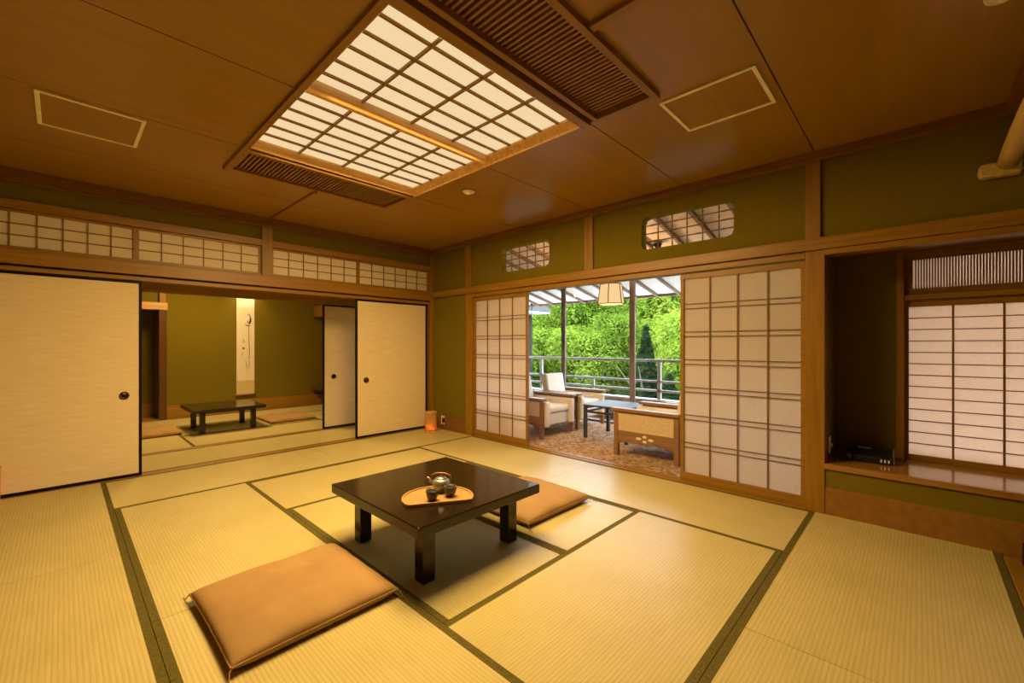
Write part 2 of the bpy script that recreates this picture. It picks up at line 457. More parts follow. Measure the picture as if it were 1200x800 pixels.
# wall shelf and cupboard in the right back corner of that room
r = thing('wall_cupboard', 'wooden cupboard end high at the right of the scroll wall', 'cupboard', (0.10, 3.30, 1.76))
b = MB(); b.box(-0.36, -0.22, 0, 0.34, 0.24, 0.21); obj('body', b, WX, r, 0.004)
b = MB(); b.box(-0.375, -0.235, -0.02, 0.345, 0.245, 0.0); obj('base_board', b, WDK, r, 0.003)
for s in (0, 1):
    b = MB(); b.box(-0.34 + s*0.34, -0.228, 0.015, -0.01 + s*0.34, -0.2195, 0.195); obj('door', b, FUS, r, 0.002)
r = thing('wall_shelf', 'dark shelf tip low at the right, beside the set back sliding door', 'shelf', (0.06, 3.22, 0.33))
b = MB(); b.box(-0.40, -0.24, 0, 0.385, 0.29, 0.03); obj('board', b, plain('dark_shelf', (0.09, 0.04, 0.02), 0.35), r, 0.004)
b = MB(); b.prism([(-0.30, 0.0), (0.38, 0.0), (0.38, -0.16), (-0.05, -0.16)], -0.02, 0.02, 'y'); obj('bracket', b, WDK, r, 0.003)

# hanging scroll
r = thing('hanging_scroll', 'tall narrow hanging scroll with an ink plant on the green back wall', 'scroll', (-1.48, 3.537, 0.30))
b = MB(); b.box(-0.145, -0.003, 0.015, 0.145, 0.001, 0.26); obj('lower_mount', b, SCROLLM, r)
b = MB(); b.box(-0.145, -0.003, 0.26, 0.145, 0.001, 1.56); obj('painting', b, SCROLLP, r)
b = MB(); b.box(-0.145, -0.003, 1.56, 0.145, 0.001, 2.02); obj('upper_mount', b, SCROLLT, r)
b = MB(); b.tube([(-0.165, -0.010, 0.0), (0.165, -0.010, 0.0)], 0.014, 12); obj('bottom_roller', b, WDK, r, smooth=True)
b = MB(); b.tube([(-0.15, -0.004, 2.025), (0.15, -0.004, 2.025)], 0.008, 10); obj('top_rod', b, WDK, r, smooth=True)
b = MB(); b.tube([(-0.13, -0.004, 2.03), (0, -0.004, 2.10), (0.13, -0.004, 2.03)], 0.002, 6); obj('hanging_cord', b, SCROLLM, r)
b = MB()
def stroke(pts, w):
    L = []; R_ = []
    for i, (x, z) in enumerate(pts):
        a = pts[max(0, i-1)]; c = pts[min(len(pts)-1, i+1)]
        dx, dz = c[0]-a[0], c[1]-a[1]; l = math.hypot(dx, dz) or 1
        ww = w[i] if isinstance(w, list) else w
        L.append((x - dz/l*ww, z + dx/l*ww)); R_.append((x + dz/l*ww, z - dx/l*ww))
    b.prism(L + R_[::-1], -0.0042, -0.0028, 'y')
stroke([(0.055, 0.48), (0.06, 0.8), (0.052, 1.1), (0.058, 1.30)], [0.003, 0.005, 0.004, 0.006])
stroke([(0.06, 1.28), (0.075, 1.36), (0.068, 1.43), (0.045, 1.455), (0.03, 1.42)], [0.009, 0.008, 0.007, 0.006, 0.003])
stroke([(0.07, 1.28), (0.085, 1.32), (0.09, 1.39)], [0.009, 0.008, 0.003])
stroke([(0.055, 1.24), (0.02, 1.245), (-0.01, 1.26)], [0.006, 0.010, 0.003])
stroke([(0.04, 1.28), (0.03, 1.31), (0.035, 1.34)], [0.006, 0.007, 0.002])
stroke([(-0.04, 1.0), (-0.03, 0.96), (-0.045, 0.92)], [0.003, 0.005, 0.002])
stroke([(-0.05, 0.76), (-0.06, 0.72)], [0.004, 0.003])
stroke([(0.0, 0.62), (0.015, 0.52), (0.03, 0.40)], [0.002, 0.004, 0.001])
obj('brushwork', b, INK, r)
b = MB(); b.prism([(-0.035 + 0.02*math.cos(a*PI/5), 0.835 + 0.022*math.sin(a*PI/5)) for a in range(10)], -0.0042, -0.0028, 'y')
obj('red_mark', b, INKR, r)['label'] = 'small reddish mark'

# ------------------------------------------------------------------ right wall (shoji, x = 0)
def wall_right():
    b = MB()
    xa, xb = 0.02, 0.12
    b.box(xa, -0.745, -0.25, xb, 0.10, 1.96)           # left of the opening
    b.box(xa, -0.72, 1.96, xb, 0.10, 2.62)
    z0, z1, zt, zb = 2.085, 2.385, 2.62, 1.96
    W = [(-2.12, -1.375), (-3.985, -3.20)]
    ys = [-4.56] + [v for w in sorted(W) for v in w] + [-0.72]
    for i in range(0, len(ys), 2): b.box(xa, ys[i], zb, xb, ys[i+1], zt)
    for (y0, y1) in W:
        b.box(xa, y0, zb, xb, y1, z0).box(xa, y0, z1, xb, y1, zt)
        c = 0.055
        for (yy, sy) in ((y0, 1), (y1, -1)):
            for (zz, sz) in ((z0, 1), (z1, -1)):
                b.prism([(yy, zz), (yy + sy*c, zz), (yy + sy*c*0.25, zz + sz*c*0.25), (yy, zz + sz*c)], xa, xb, 'x')
    b.box(xa, -6.4, 1.96, xb, -4.56, 2.62)          # above the window seat
    return b
struct('wall_right', wall_right(), WALLG, 'olive green wall above the shoji doors and window seat')
TR(WY, 'nageshi beam along the right wall', (-0.028, -6.3, 1.876, 0.12, -0.045, 1.962))
TR(WY, 'head track of the shoji doors', (0.0, -4.46, 1.825, 0.12, -0.865, 1.875))
TR(WY, 'lintel over the window seat', (-0.012, -6.3, 1.835, 0.12, -4.552, 1.875))
TR(WDK, 'cornice along the right wall', (-0.055, -5.45, 2.545, 0.02, 0.0, 2.57), (-0.045, -5.45, 2.515, 0.02, 0.0, 2.545))
TR(WZ, 'left shoji post', (-0.004, -0.866, -0.25, 0.12, -0.745, 1.876))
TR(WZ, 'short wall post over the left shoji', (-0.004, -0.85, 1.962, 0.025, -0.735, 2.515))
TR(WZ, 'short wall post between the two wall openings', (-0.004, -2.69, 1.962, 0.025, -2.588, 2.515))
TR(WZ, 'main post beside the window seat', (-0.006, -4.574, -0.25, 0.12, -4.462, 1.876))
TR(WZ, 'short wall post over the main post', (-0.006, -4.55, 1.962, 0.025, -4.462, 2.515))
TR(WDK, 'baseboard in the room corner', (0.0, -0.745, 0.0, 0.02, -0.02, 0.20))
TR(WY, 'threshold of the shoji doors', (0.0, -4.46, -0.25, 0.025, -0.866, 0.004), (0.025, -4.46, -0.25, 0.064, -0.866, -0.002), (0.064, -4.46, -0.25, 0.125, -0.866, 0.004))

def bamboo_window(n, y0, y1, label):
    root = thing('window_%d' % n, label, 'window', (0.085, (y0+y1)/2, 2.085), 0, None, 'structure')
    w = abs(y1 - y0) / 2; h = 0.30
    def cane(p, q):
        pts = []; rs = []
        for i in range(25):
            t = i / 24; pts.append(Vector(p).lerp(Vector(q), t)); rs.append(0.0055 + (0.0022 if i % 6 == 3 else 0))
        bb = MB(); bb.tube(pts, rs, 7); return bb
    for i in range(1, 6):
        y = -w + 2*w*i/6
        obj('upright_cane', cane((0, y, -0.01), (0, y, h + 0.01)), WDK, root, smooth=True)
    for i in range(1, 4):
        z = h*i/4 + 0.005
        obj('cross_cane', cane((-0.008, -w - 0.01, z), (-0.008, w + 0.01, z)), WDK, root, smooth=True)
    return root
bamboo_window(5, -2.12, -1.375, 'smaller looking latticed wall opening above the left shoji door')
bamboo_window(6, -3.985, -3.20, 'larger looking latticed wall opening above the right shoji door')

def shoji(n, y0, y1, x, label):
    root = thing('door_%d' % n, label, 'sliding door', (x, (y0+y1)/2, -0.0015), 0, None, 'structure')
    w = abs(y1 - y0) / 2; h = 1.821; t = 0.014
    zb, zt = 0.085, h - 0.045
    b = MB()
    b.box(-t, -w, 0, t, w, zb).box(-t, -w, zt, t, w, h)
    b.box(-t, -w, zb, t, -w + 0.03, zt).box(-t, w - 0.03, zb, t, w, zt)
    obj('door_frame', b, WY, root, 0.002)
    b = MB()
    for i in range(1, 4):
        y = -w + 0.03 + (2*w - 0.06) * i / 4
        b.box(-0.010, y - 0.005, zb, 0.002, y + 0.005, zt)
    for i in range(1, 7):
        z = zb + (zt - zb) * i / 7
        for s in (-1, 1):
            b.box(-0.009, -w + 0.03, z + s*0.020 - 0.0035, 0.002, w - 0.03, z + s*0.020 + 0.0035)
    obj('lattice', b, WDK, root)
    b = MB(); b.box(0.0025, -w + 0.02, zb - 0.01, 0.0035, w - 0.02, zt + 0.01); obj('paper_pane', b, SHOJI, root)
    return root
shoji(6, -1.795, -0.870, 0.045, 'left white paper shoji door by the room corner')
shoji(7, -4.458, -3.555, 0.045, 'right white paper shoji door beside the main post')

# window seat niche
TR(WBOARD, 'glossy window seat board under the small shoji window', (-0.012, -6.3, 0.32, 0.62, -4.57, 0.36), bevel=0.004)
b = MB(); b.box(0.005, -6.3, 0.19, 0.10, -4.57, 0.32); struct('wall_niche_front', b, WALLG, 'green strip under the window seat board')
TR(WBURL, 'brown burl panel under the window seat', (0.0, -6.3, -0.25, 0.10, -4.57, 0.19))
b = MB(); b.box(0.55, -4.935, 0.361, 0.62, -4.57, 1.90); b.box(0.12, -4.575, 0.361, 0.62, -4.54, 1.90); struct('wall_niche_back', b, WALLG, 'shaded green wall behind the telephone')
b = MB(); b.box(0.12, -6.3, 1.875, 0.62, -4.54, 1.90); struct('ceiling_niche', b, WDK, 'wood soffit over the window seat')
b = MB(); b.box(0.0, -6.4, -0.25, 0.62, -6.3, 1.9); struct('wall_niche_end', b, WALLG, 'end wall of the window seat')
TR(WZ, 'window post behind the telephone', (0.51, -4.972, 0.36, 0.60, -4.93, 1.875))
TR(WY, 'rail between small window and slatted vent', (0.52, -6.3, 1.525, 0.60, -4.972, 1.56))
TR(WY, 'dark header above the slatted vent', (0.545, -6.3, 1.825, 0.60, -4.972, 1.875))

r = thing('window_7', 'pinkish white paper window with thirteen rows above the window seat', 'window', (0.575, -4.972, 0.36), 0, None, 'structure')
W7 = 1.30
b = MB(); b.box(-0.016, -W7, 0, 0.016, 0, 0.040).box(-0.016, -W7, 1.115, 0.016, 0, 1.165).box(-0.016, -0.024, 0.04, 0.016, 0, 1.115).box(-0.016, -W7, 0.04, 0.016, -W7+0.024, 1.115)
obj('window_frame', b, WY, r, 0.002)
b = MB()
y = -0.246
while y > -W7 + 0.05:
    b.box(-0.012, y - 0.0055, 0.04, 0.0, y + 0.0055, 1.115); y -= 0.231
for i in range(1, 13):
    z = 0.04 + 1.075 * i / 13
    b.box(-0.011, -W7 + 0.024, z - 0.0032, 0.0, -0.024, z + 0.0032)
obj('lattice', b, WDK, r)
b = MB(); b.box(0.001, -W7 + 0.015, 0.03, 0.002, -0.015, 1.125); obj('paper_pane', b, SHOJI2, r)

r = thing('window_8', 'narrow transom of close upright slats above the small paper window', 'window', (0.575, -4.972, 1.561), 0, None, 'structure')
b = MB(); b.box(-0.016, -W7, 0, 0.016, 0, 0.045).box(-0.016, -W7, 0.255, 0.016, 0, 0.264).box(-0.016, -0.045, 0.045, 0.016, 0, 0.255)
obj('window_frame', b, WDK, r)
b = MB(); y = -0.060
while y > -W7:
    b.box(-0.012, y - 0.0035, 0.045, 0.0, y + 0.0035, 0.255); y -= 0.0142
obj('slat_panel', b, WDK, r)
b = MB(); b.box(0.001, -W7, 0.04, 0.002, -0.04, 0.258); obj('paper_pane', b, SHOJI2, r)

# right end: alcove with raised sill and pale log lintel
b = MB(); b.box(-5.35, -6.4, -0.25, 0.0, -6.3, 2.62); struct('wall_front', b, WALLG, 'green back of the display alcove at the right')
b = MB(); b.box(-5.35, -5.52, 2.29, 0.02, -5.44, 2.62); struct('wall_front_drop', b, WALLG, 'green drop wall over the pale log')
TR(BLK, 'dark lacquered sill of the display alcove', (-5.35, -5.56, 0.0, -0.10, -5.45, 0.115))
TR(WX, 'thin wooden strip at the foot of the dark sill', (-5.35, -5.45, -0.045, -0.05, -5.386, 0.004))
b = MB(); b.box(-5.35, -6.3, 0.0, -0.02, -5.56, 0.11); struct('floor_alcove', b, WBOARD, 'raised alcove floor')
TR(WDK, 'cornice along the alcove side', (-5.35, -5.45, 2.50, -0.055, -5.40, 2.57))
r = thing('alcove_log', 'pale round log lintel at the upper right edge, meeting the right wall', 'log beam', (0, -5.385, 2.20), 0)
b = MB()
pts = []; rs = []
for i in range(16):
    t = i / 15; pts.append((-0.052 - 3.6*t, -0.02 + 0.004*math.sin(9*t), 0.03 + 0.006*math.sin(5*t))); rs.append(0.041 + 0.003*math.sin(7*t + 1))
b.tube(pts, rs, 18); obj('log', b, WPALE, r, smooth=True)
b = MB(); b.prism([(-0.075, -0.035), (0.075, -0.035), (0.092, -0.015), (0.092, 0.028), (0.075, 0.045), (-0.075, 0.045)], -0.055, 0.02, 'x')
obj('end_block', b, WPALE, r, 0.012)

# wall behind and beside the viewer
b = MB(); b.box(-5.45, -6.4, -0.25, -5.35, 0.10, 2.62); struct('wall_back', b, WALLG, 'green wall behind the viewer')

# ------------------------------------------------------------------ ceiling
LX0, LX1, LY0, LY1 = -2.925, -1.512, -4.03, -1.235     # light well with vents
gap = 0.0035
rows = [0.02, -0.78, -1.72, -2.68, -3.60, -4.52, -5.45]
b = MB()
for i in range(6):
    ya, yb = rows[i] - gap, rows[i+1] + gap
    # split by the light well
    segs = []
    if yb >= LY1 or ya <= LY0:
        segs = [(-5.35, -2.21 - gap, ya, yb), (-2.21 + gap, 0.02, ya, yb)]
    else:
        top = min(ya, LY1); bot = max(yb, LY0)
        segs = [(-5.35, LX0, ya, yb), (LX1, 0.02, ya, yb)]
        if ya > LY1: segs += [(LX0, -2.21 - gap, ya, LY1), (-2.21 + gap, LX1, ya, LY1)]
        if yb < LY0: segs += [(LX0, -2.21 - gap, LY0, yb), (-2.21 + gap, LX1, LY0, yb)]
    for (x0, x1, y1, y0) in segs: b.box(x0, y0, ZC, x1, y1, ZC + 0.015)
struct('ceiling', b, CEIL, 'amber board ceiling with dark joints')
b = MB()
b.box(-5.35, LY1, ZC + 0.015, 0.02, 0.02, 2.62).box(-5.35, -5.45, ZC + 0.015, 0.02, LY0, 2.62)
b.box(-5.35, LY0, ZC + 0.015, LX0, LY1, 2.62).box(LX1, LY0, ZC + 0.015, 0.02, LY1, 2.62)
struct('ceiling_backing', b, CEILDK, 'dark backing above the ceiling joints')
b = MB(); b.box(-5.45, -6.4, 2.80, 0.12, 4.15, 2.90); b.box(-5.45, -6.4, 2.62, -5.35, 4.15, 2.80); b.box(-5.35, -6.4, 2.62, 0.12, -6.3, 2.80); b.box(0.02, -6.3, 2.62, 0.12, 4.15, 2.80)
b.box(-5.35, -6.3, 2.70, 0.02, -5.45, 2.80)
struct('ceiling_roof_slab', b, CEILDK, 'roof slab above the ceiling')
TR(WY, 'ceiling batten between left wall and light', (-2.225, -1.22, 2.553, -2.195, -0.055, 2.572))
TR(WY, 'ceiling batten beyond the near vent', (-2.235, -5.40, 2.545, -2.195, -4.05, 2.572))

# ceiling light: frame, lattice, diffusers
r = thing('ceiling_light', 'large glowing paper lattice light set in the ceiling', 'ceiling light', (-2.2185, -2.66, ZC))
hx = (LX1 - LX0) / 2                        # 0.7065
yA, yB = 0.91, -0.92                         # local ends (far, near)
b = MB()
b.box(-hx - 0.010, yB - 0.06, -0.022, -hx + 0.028, yA + 0.515, 0.10)
obj('side_rail', b, WY, r, 0.002)
b = MB(); b.prism([(hx, -0.004), (hx + 0.006, 0.0), (hx + 0.006, 0.10), (0.650, 0.10), (0.650, 0.040)], yB - 0.02, yA + 0.02, 'y'); obj('side_rail', b, WRAIL, r)
b = MB(); b.prism([(yA + 0.004, -0.004), (yA + 0.01, 0.0), (yA + 0.01, 0.10), (0.868, 0.10), (0.868, 0.040)], -hx + 0.028, hx, 'x'); obj('end_rail', b, WRAIL, r)
b = MB(); b.box(-hx + 0.028, yB - 0.03, -0.022, hx - 0.006, yB + 0.03, 0.10); obj('end_rail', b, WX, r, 0.002)
b = MB(); b.prism([(-0.085, 0.012), (-0.055, -0.004), (-0.025, -0.004), (-0.015, 0.02), (-0.015, 0.10), (-0.085, 0.10)], -hx + 0.028, 0.660, 'x'); obj('cross_beam', b, WRAIL, r)
zl = 0.052
for nm, ya, yb in (('near_lattice', -0.885, -0.043), ('far_lattice', 0.008, 0.877)):
    b = MB()
    xs0, xs1 = -0.6965, 0.6585
    for i in range(1, 4):
        x = xs0 + (xs1 - xs0) * i / 4
        b.box(x - 0.007, ya, zl - 0.014, x + 0.007, yb, zl)
    for i in range(1, 6):
        y = ya + (yb - ya) * i / 6
        b.box(xs0, y - 0.0075, zl - 0.012, xs1, y + 0.0075, zl)
    obj('lattice', b, WX, r)
    b = MB(); b.box(xs0 - 0.015, ya, zl + 0.001, xs1 + 0.04, yb, zl + 0.006); obj('diffuser', b, PANEL, r)
b = MB(); b.box(-hx - 0.01, yB - 0.06, 0.10, hx + 0.01, yA + 0.02, 0.125); obj('housing', b, CEILDK, r)

def vent(label, y0, y1, z):
    root = thing('ceiling_vent', label, 'vent', (-2.2185, (y0+y1)/2, ZC), 0, 'slatted ceiling vents')
    w = abs(y1 - y0) / 2
    b = MB(); b.box(-hx + 0.03, -w, 0.062, hx, w, 0.075); obj('backing', b, DARKIN, root)
    b = MB()
    b.box(-hx + 0.03, -w, z, hx, -w + 0.035, 0.06).box(-hx + 0.03, w - 0.03, z + 0.012, hx, w, 0.06)
    b.box(hx - 0.035, -w + 0.035, z + 0.01, hx, w - 0.03, 0.06).box(-hx + 0.03, -w + 0.035, z + 0.01, -hx + 0.05, w - 0.03, 0.06)
    obj('frame', b, WX, root, 0.002)
    b = MB(); x = -hx + 0.065
    while x < hx - 0.045:
        b.box(x - 0.006, -w + 0.035, 0.012, x + 0.006, w - 0.03, 0.045); x += 0.030
    obj('slat_panel', b, SLAT, root)
    return root
vent('slatted ceiling vent on the near side of the glowing light, at the top', -4.045, -3.645, -0.03)
vent('slatted ceiling vent along the far side of the glowing light', -1.715, -1.232, -0.018)

def hatch(label, x0, x1, y0, y1):
    root = thing('ceiling_hatch', label, 'access panel', ((x0+x1)/2, (y0+y1)/2, ZC), 0, 'ceiling access panels')
    w, l = (x1-x0)/2, (y1-y0)/2
    b = MB(); f = 0.020
    b.box(-w, -l, -0.010, w, -l + f, -0.0005).box(-w, l - f, -0.010, w, l, -0.0005).box(-w, -l + f, -0.010, -w + f, l - f, -0.0005).box(w - f, -l + f, -0.010, w, l - f, -0.0005)
    obj('frame', b, HATCH, root, 0.002)
    b = MB(); b.box(-w + f, -l + f, -0.005, w - f, l - f, -0.0005); obj('panel', b, CEIL, root)
    return root
hatch('pale framed ceiling hatch at the upper left', -3.915, -3.445, -1.693, -1.192)
hatch('pale framed ceiling hatch at the upper right, beside the near vent', -1.43, -0.985, -4.48, -4.0)
def detector(label, x, y):
    root = thing('smoke_detector', label, 'smoke detector', (x, y, ZC))
    b = MB(); b.lathe([(0.0, -0.022), (0.028, -0.022), (0.036, -0.014), (0.040, -0.012), (0.052, -0.010), (0.056, -0.001), (0.0, -0.001)], 32)
    obj('body', b, IVORY, root, smooth=True)
    b = MB(); b.lathe([(0.0, -0.027), (0.016, -0.027), (0.020, -0.0225), (0.0, -0.0225)], 24); obj('sensor', b, HATCH, root, smooth=True)
detector('small round ivory detector on the ceiling right of the glowing light', -1.25, -2.19)
detector('round ivory fixture on the ceiling at the top right edge', -1.225, -5.283)

# ------------------------------------------------------------------ low tables
def low_table(label, loc, w, l, h, th, leg, inx, iny):
    root = thing('low_table', label, 'low table', loc, 0)
    b = MB(); b.box(-w/2, -l/2, h - th, w/2, l/2, h); obj('tabletop', b, LACQ, root, 0.006, seg=3)
    b = MB(); ax, ay = inx + leg/2 - 0.012, iny + leg/2 - 0.012
    b.box(-w/2 + inx, -l/2 + iny, h - th - 0.022, w/2 - inx, -l/2 + iny + 0.02, h - th)
    b.box(-w/2 + inx, l/2 - iny - 0.02, h - th - 0.022, w/2 - inx, l/2 - iny, h - th)
    b.box(-w/2 + inx, -l/2 + iny + 0.02, h - th - 0.022, -w/2 + inx + 0.02, l/2 - iny - 0.02, h - th)
    b.box(w/2 - inx - 0.02, -l/2 + iny + 0.02, h - th - 0.022, w/2 - inx, l/2 - iny - 0.02, h - th)
    obj('apron', b, LACQ, root)
    for sx in (-1, 1):
        for sy in (-1, 1):
            cx, cy = sx * (w/2 - inx - leg/2), sy * (l/2 - iny - leg/2)
            b = MB(); b.box(cx - leg/2, cy - leg/2, 0, cx + leg/2, cy + leg/2, h - th); obj('leg', b, LACQ, root, 0.004)
    return root
low_table('black lacquered low table with the tea tray, in the middle of the room', (-2.195, -2.94, 0.0012), 0.90, 0.91, 0.345, 0.055, 0.075, 0.10, 0.10)
low_table('smaller black low table in the back room, below the scroll', (-2.155, 2.12, 0.0012), 0.89, 0.84, 0.33, 0.045, 0.065, 0.10, 0.11)

# ------------------------------------------------------------------ floor cushions
CG = 'brown floor cushions'
def cushion_mesh(w, l, t, n=26):
    b = MB(); vs = []; idx = {}
    def prof(u): return max(0.0, 1 - abs(u) ** 4.5) ** 0.36
    def shape(u, v):
        a = w/2 * u * (1 - 0.014 * (1 - v*v)); c = l/2 * v * (1 - 0.014 * (1 - u*u))
        return a, c
    U = [math.sin(PI/2 * (-1 + 2*i/n)) for i in range(n + 1)]
    for side in (1, 0):
        for i, u in enumerate(U):
            for j, v in enumerate(U):
                x, y = shape(u, v)
                hgt = prof(u) * prof(v)
                wob = 0.003 * math.sin(7*u + 3*v) * hgt + 0.002 * math.sin(13*v - 5*u) * hgt
                mid = 0.40 * t
                z = mid + (t - mid) * hgt + wob if side else mid * (1 - min(1.0, hgt * 1.6))
                if i in (0, n) or j in (0, n): z = mid
                idx[(side, i, j)] = len(vs); vs.append((x, y, z))
    fs = []
    for i in range(n):
        for j in range(n):
            fs.append((idx[(1,i,j)], idx[(1,i+1,j)], idx[(1,i+1,j+1)], idx[(1,i,j+1)]))
            fs.append((idx[(0,i,j)], idx[(0,i,j+1)], idx[(0,i+1,j+1)], idx[(0,i+1,j)]))
    b.add(vs, fs)
    ring = [shape(u, -1) for u in U] + [shape(1, v) for v in U[1:]] + [shape(u, 1) for u in U[::-1][1:]] + [shape(-1, v) for v in U[::-1][1:]]
    p = MB(); p.tube([(x, y, 0.40*t) for x, y in ring], 0.0045, 6, caps=False)
    return b, p
def cushion(label, loc, w, l, t, rz):
    root = thing('floor_cushion', label, 'floor cushion', loc, rz, CG)
    b, p = cushion_mesh(w, l, t)
    obj('cover', b, CUSH, root, smooth=True)
    obj('seam_piping', p, CUSHP, root, smooth=True)
    for sx in (-1, 1):
        for sy in (-1, 1):
            x, y = sx * w/2, sy * l/2
            q = MB()
            q.tube([(x - sx*0.006, y - sy*0.006, 0.4*t), (x + sx*0.007, y + sy*0.008, 0.3*t), (x + sx*0.012, y + sy*0.022, 0.005), (x + sx*0.016, y + sy*0.055, 0.003)], [0.004, 0.003, 0.0022, 0.0015], 6)
            obj('corner_tassel', q, CUSHP, root, smooth=True)
    return root
cushion('tan floor cushion in the foreground, left of the low table', (-3.036, -2.955, 0.0012), 0.70, 0.66, 0.085, math.radians(0.5))
cushion('tan floor cushion half hidden at the right side of the low table', (-1.31, -2.92, 0.0012), 0.72, 0.66, 0.085, math.radians(-1))
cushion('tan floor cushion in the back room, right of the small table', (-1.25, 2.23, 0.0012), 0.68, 0.70, 0.075, 0)
cushion('tan floor cushion in the back room, partly behind the big left sliding door', (-3.02, 2.28, 0.0012), 0.70, 0.72, 0.075, 0)

# ------------------------------------------------------------------ tea tray, pot, cups
TZ = 0.3465
ANG = math.radians(-30)
TCX, TCY = -2.345, -3.155
r = thing('tea_tray', 'half moon shaped bamboo tray on the black low table', 'tray', (TCX, TCY, TZ), ANG)
def moon(rx, ry, flat, rc=0.03, n=40):
    pts = []
    a0 = math.asin(-flat / ry)
    for i in range(n + 1):
        a = a0 + (PI - 2*a0) * i / n
        pts.append((rx * math.cos(a), ry * math.sin(a)))
    # corner softening on the straight side
    l = pts[-1]; f = pts[0]
    pts += [(l[0] + 0.012, -flat - 0.014), (l[0] + 0.035, -flat - 0.018), (f[0] - 0.035, -flat - 0.018), (f[0] - 0.012, -flat - 0.014)]
    return pts
outer = moon(0.198, 0.185, 0.075); inner = [(x*0.945, y*0.945 + 0.0005) for x, y in outer]
b = MB(); b.prism(inner, 0, 0.009, 'z'); obj('tray_base', b, TRAYM, r)
b = MB(); n = len(outer)
vs = [(x, y, 0) for x, y in outer] + [(x, y, 0.016) for x, y in outer] + [(x, y, 0.016) for x, y in inner] + [(x, y, 0.0) for x, y in inner]
fs = []
for i in range(n):
    j = (i + 1) % n
    for k in range(4):
        m = (k + 1) % 4
        fs.append((k*n + i, k*n + j, m*n + j, m*n + i))
b.add(vs, fs); obj('tray_rim', b, TRAYM, r, 0.002)
def on_tray(dx, dy):
    c, s = math.cos(ANG), math.sin(ANG)
    return (TCX + c*dx - s*dy, TCY + s*dx + c*dy, TZ + 0.0095)
def cup(label, p):
    root = thing('teacup', label, 'teacup', p, 0, 'teacups on the tray')
    b = MB(); b.lathe([(0.0, 0.0), (0.019, 0.0), (0.020, 0.006), (0.027, 0.012), (0.033, 0.030), (0.036, 0.052), (0.0362, 0.055), (0.033, 0.055), (0.030, 0.032), (0.022, 0.016), (0.0, 0.013)], 28)
    obj('bowl', b, CUPM, root, smooth=True)
    b = MB(); b.lathe([(0.0, 0.036), (0.0295, 0.036), (0.0298, 0.0365), (0.0, 0.0365)], 24); obj('tea', b, plain('tea_liquid', (0.16, 0.13, 0.05), 0.08, 0.6), root)
cup('dark teacup on the left of the tray', on_tray(-0.035, -0.035))
cup('dark teacup on the right of the tray, by the teapot', on_tray(0.070, 0.000))
p = on_tray(0.03, 0.085)
r = thing('teapot', 'small round pewter grey teapot with bail handle on the tray', 'teapot', p, math.radians(128))
b = MB(); b.lathe([(0.0, 0.0), (0.030, 0.0), (0.032, 0.006), (0.030, 0.018), (0.043, 0.030), (0.051, 0.045), (0.051, 0.056), (0.043, 0.070), (0.030, 0.077), (0.0, 0.077)], 36)
obj('body', b, TIN, r, smooth=True)
b = MB(); b.lathe([(0.031, 0.0765), (0.030, 0.080), (0.016, 0.085), (0.006, 0.087), (0.005, 0.091), (0.009, 0.095), (0.006, 0.100), (0.0, 0.101)], 28)
obj('lid', b, TIN, r, smooth=True)
b = MB(); b.tube([(0.045, 0, 0.050), (0.062, 0, 0.058), (0.072, 0, 0.074), (0.082, 0, 0.080)], [0.012, 0.009, 0.007, 0.006], 12); obj('spout', b, TIN, r, smooth=True)
b = MB(); b.tube([(0.046, 0.004, 0.064), (0.060, 0, 0.080), (0.054, 0, 0.094), (0.025, 0, 0.106), (-0.025, 0, 0.106), (-0.054, 0, 0.094), (-0.060, 0, 0.080), (-0.046, 0, 0.064)], [0.003, 0.003, 0.004, 0.0055, 0.0055, 0.004, 0.003, 0.003], 8)
o = obj('bail_handle', b, wood('handle_wood', (0.36, 0.18, 0.06), 'x'), r, smooth=True); o['label'] = 'brown bail handle'

# ------------------------------------------------------------------ lanterns, outlets, telephone
def lantern(label, loc):
    root = thing('floor_lantern', label, 'lantern', loc, 0, None)
    b = MB(); b.lathe([(0.0, 0.0), (0.082, 0.0), (0.085, 0.006), (0.085, 0.018), (0.0, 0.018)], 32); obj('base', b, WLITE, root, smooth=True)
    b = MB(); b.lathe([(0.076, 0.0185), (0.078, 0.12), (0.080, 0.262), (0.0795, 0.262), (0.0775, 0.12), (0.0755, 0.0185), (0.076, 0.0185)], 32)
    # closed shell
    obj('shade', b, LANT, root, smooth=True)
    b = MB(); b.lathe([(0.074, 0.256), (0.083, 0.256), (0.084, 0.275), (0.074, 0.275), (0.074, 0.256)], 32); obj('top_ring', b, WLITE, root, smooth=True)
    b = MB(); b.lathe([(0.0, 0.0), (0.022, 0.004), (0.030, 0.022), (0.022, 0.044), (0.0, 0.050)], 20, (0, 0, 0.019)); obj('bulb', b, BULB, root, smooth=True)
    ll = bpy.data.lights.new('lantern_lamp', 'POINT'); ll.energy = 0.9; ll.color = (1.0, 0.55, 0.22); ll.shadow_soft_size = 0.012
    lo = bpy.data.objects.new('lantern_lamp', ll); COL.objects.link(lo); lo.location = (loc[0] - 0.032, loc[1] - 0.034, loc[2] + 0.055)
    return root
LP = (-0.225, -0.270, 0.0012)
lantern('small glowing cylinder lantern on the floor in the room corner', LP)
lantern('glowing lantern cut off by the left picture edge, before the big sliding door', (-4.212, -0.105, 0.0012))

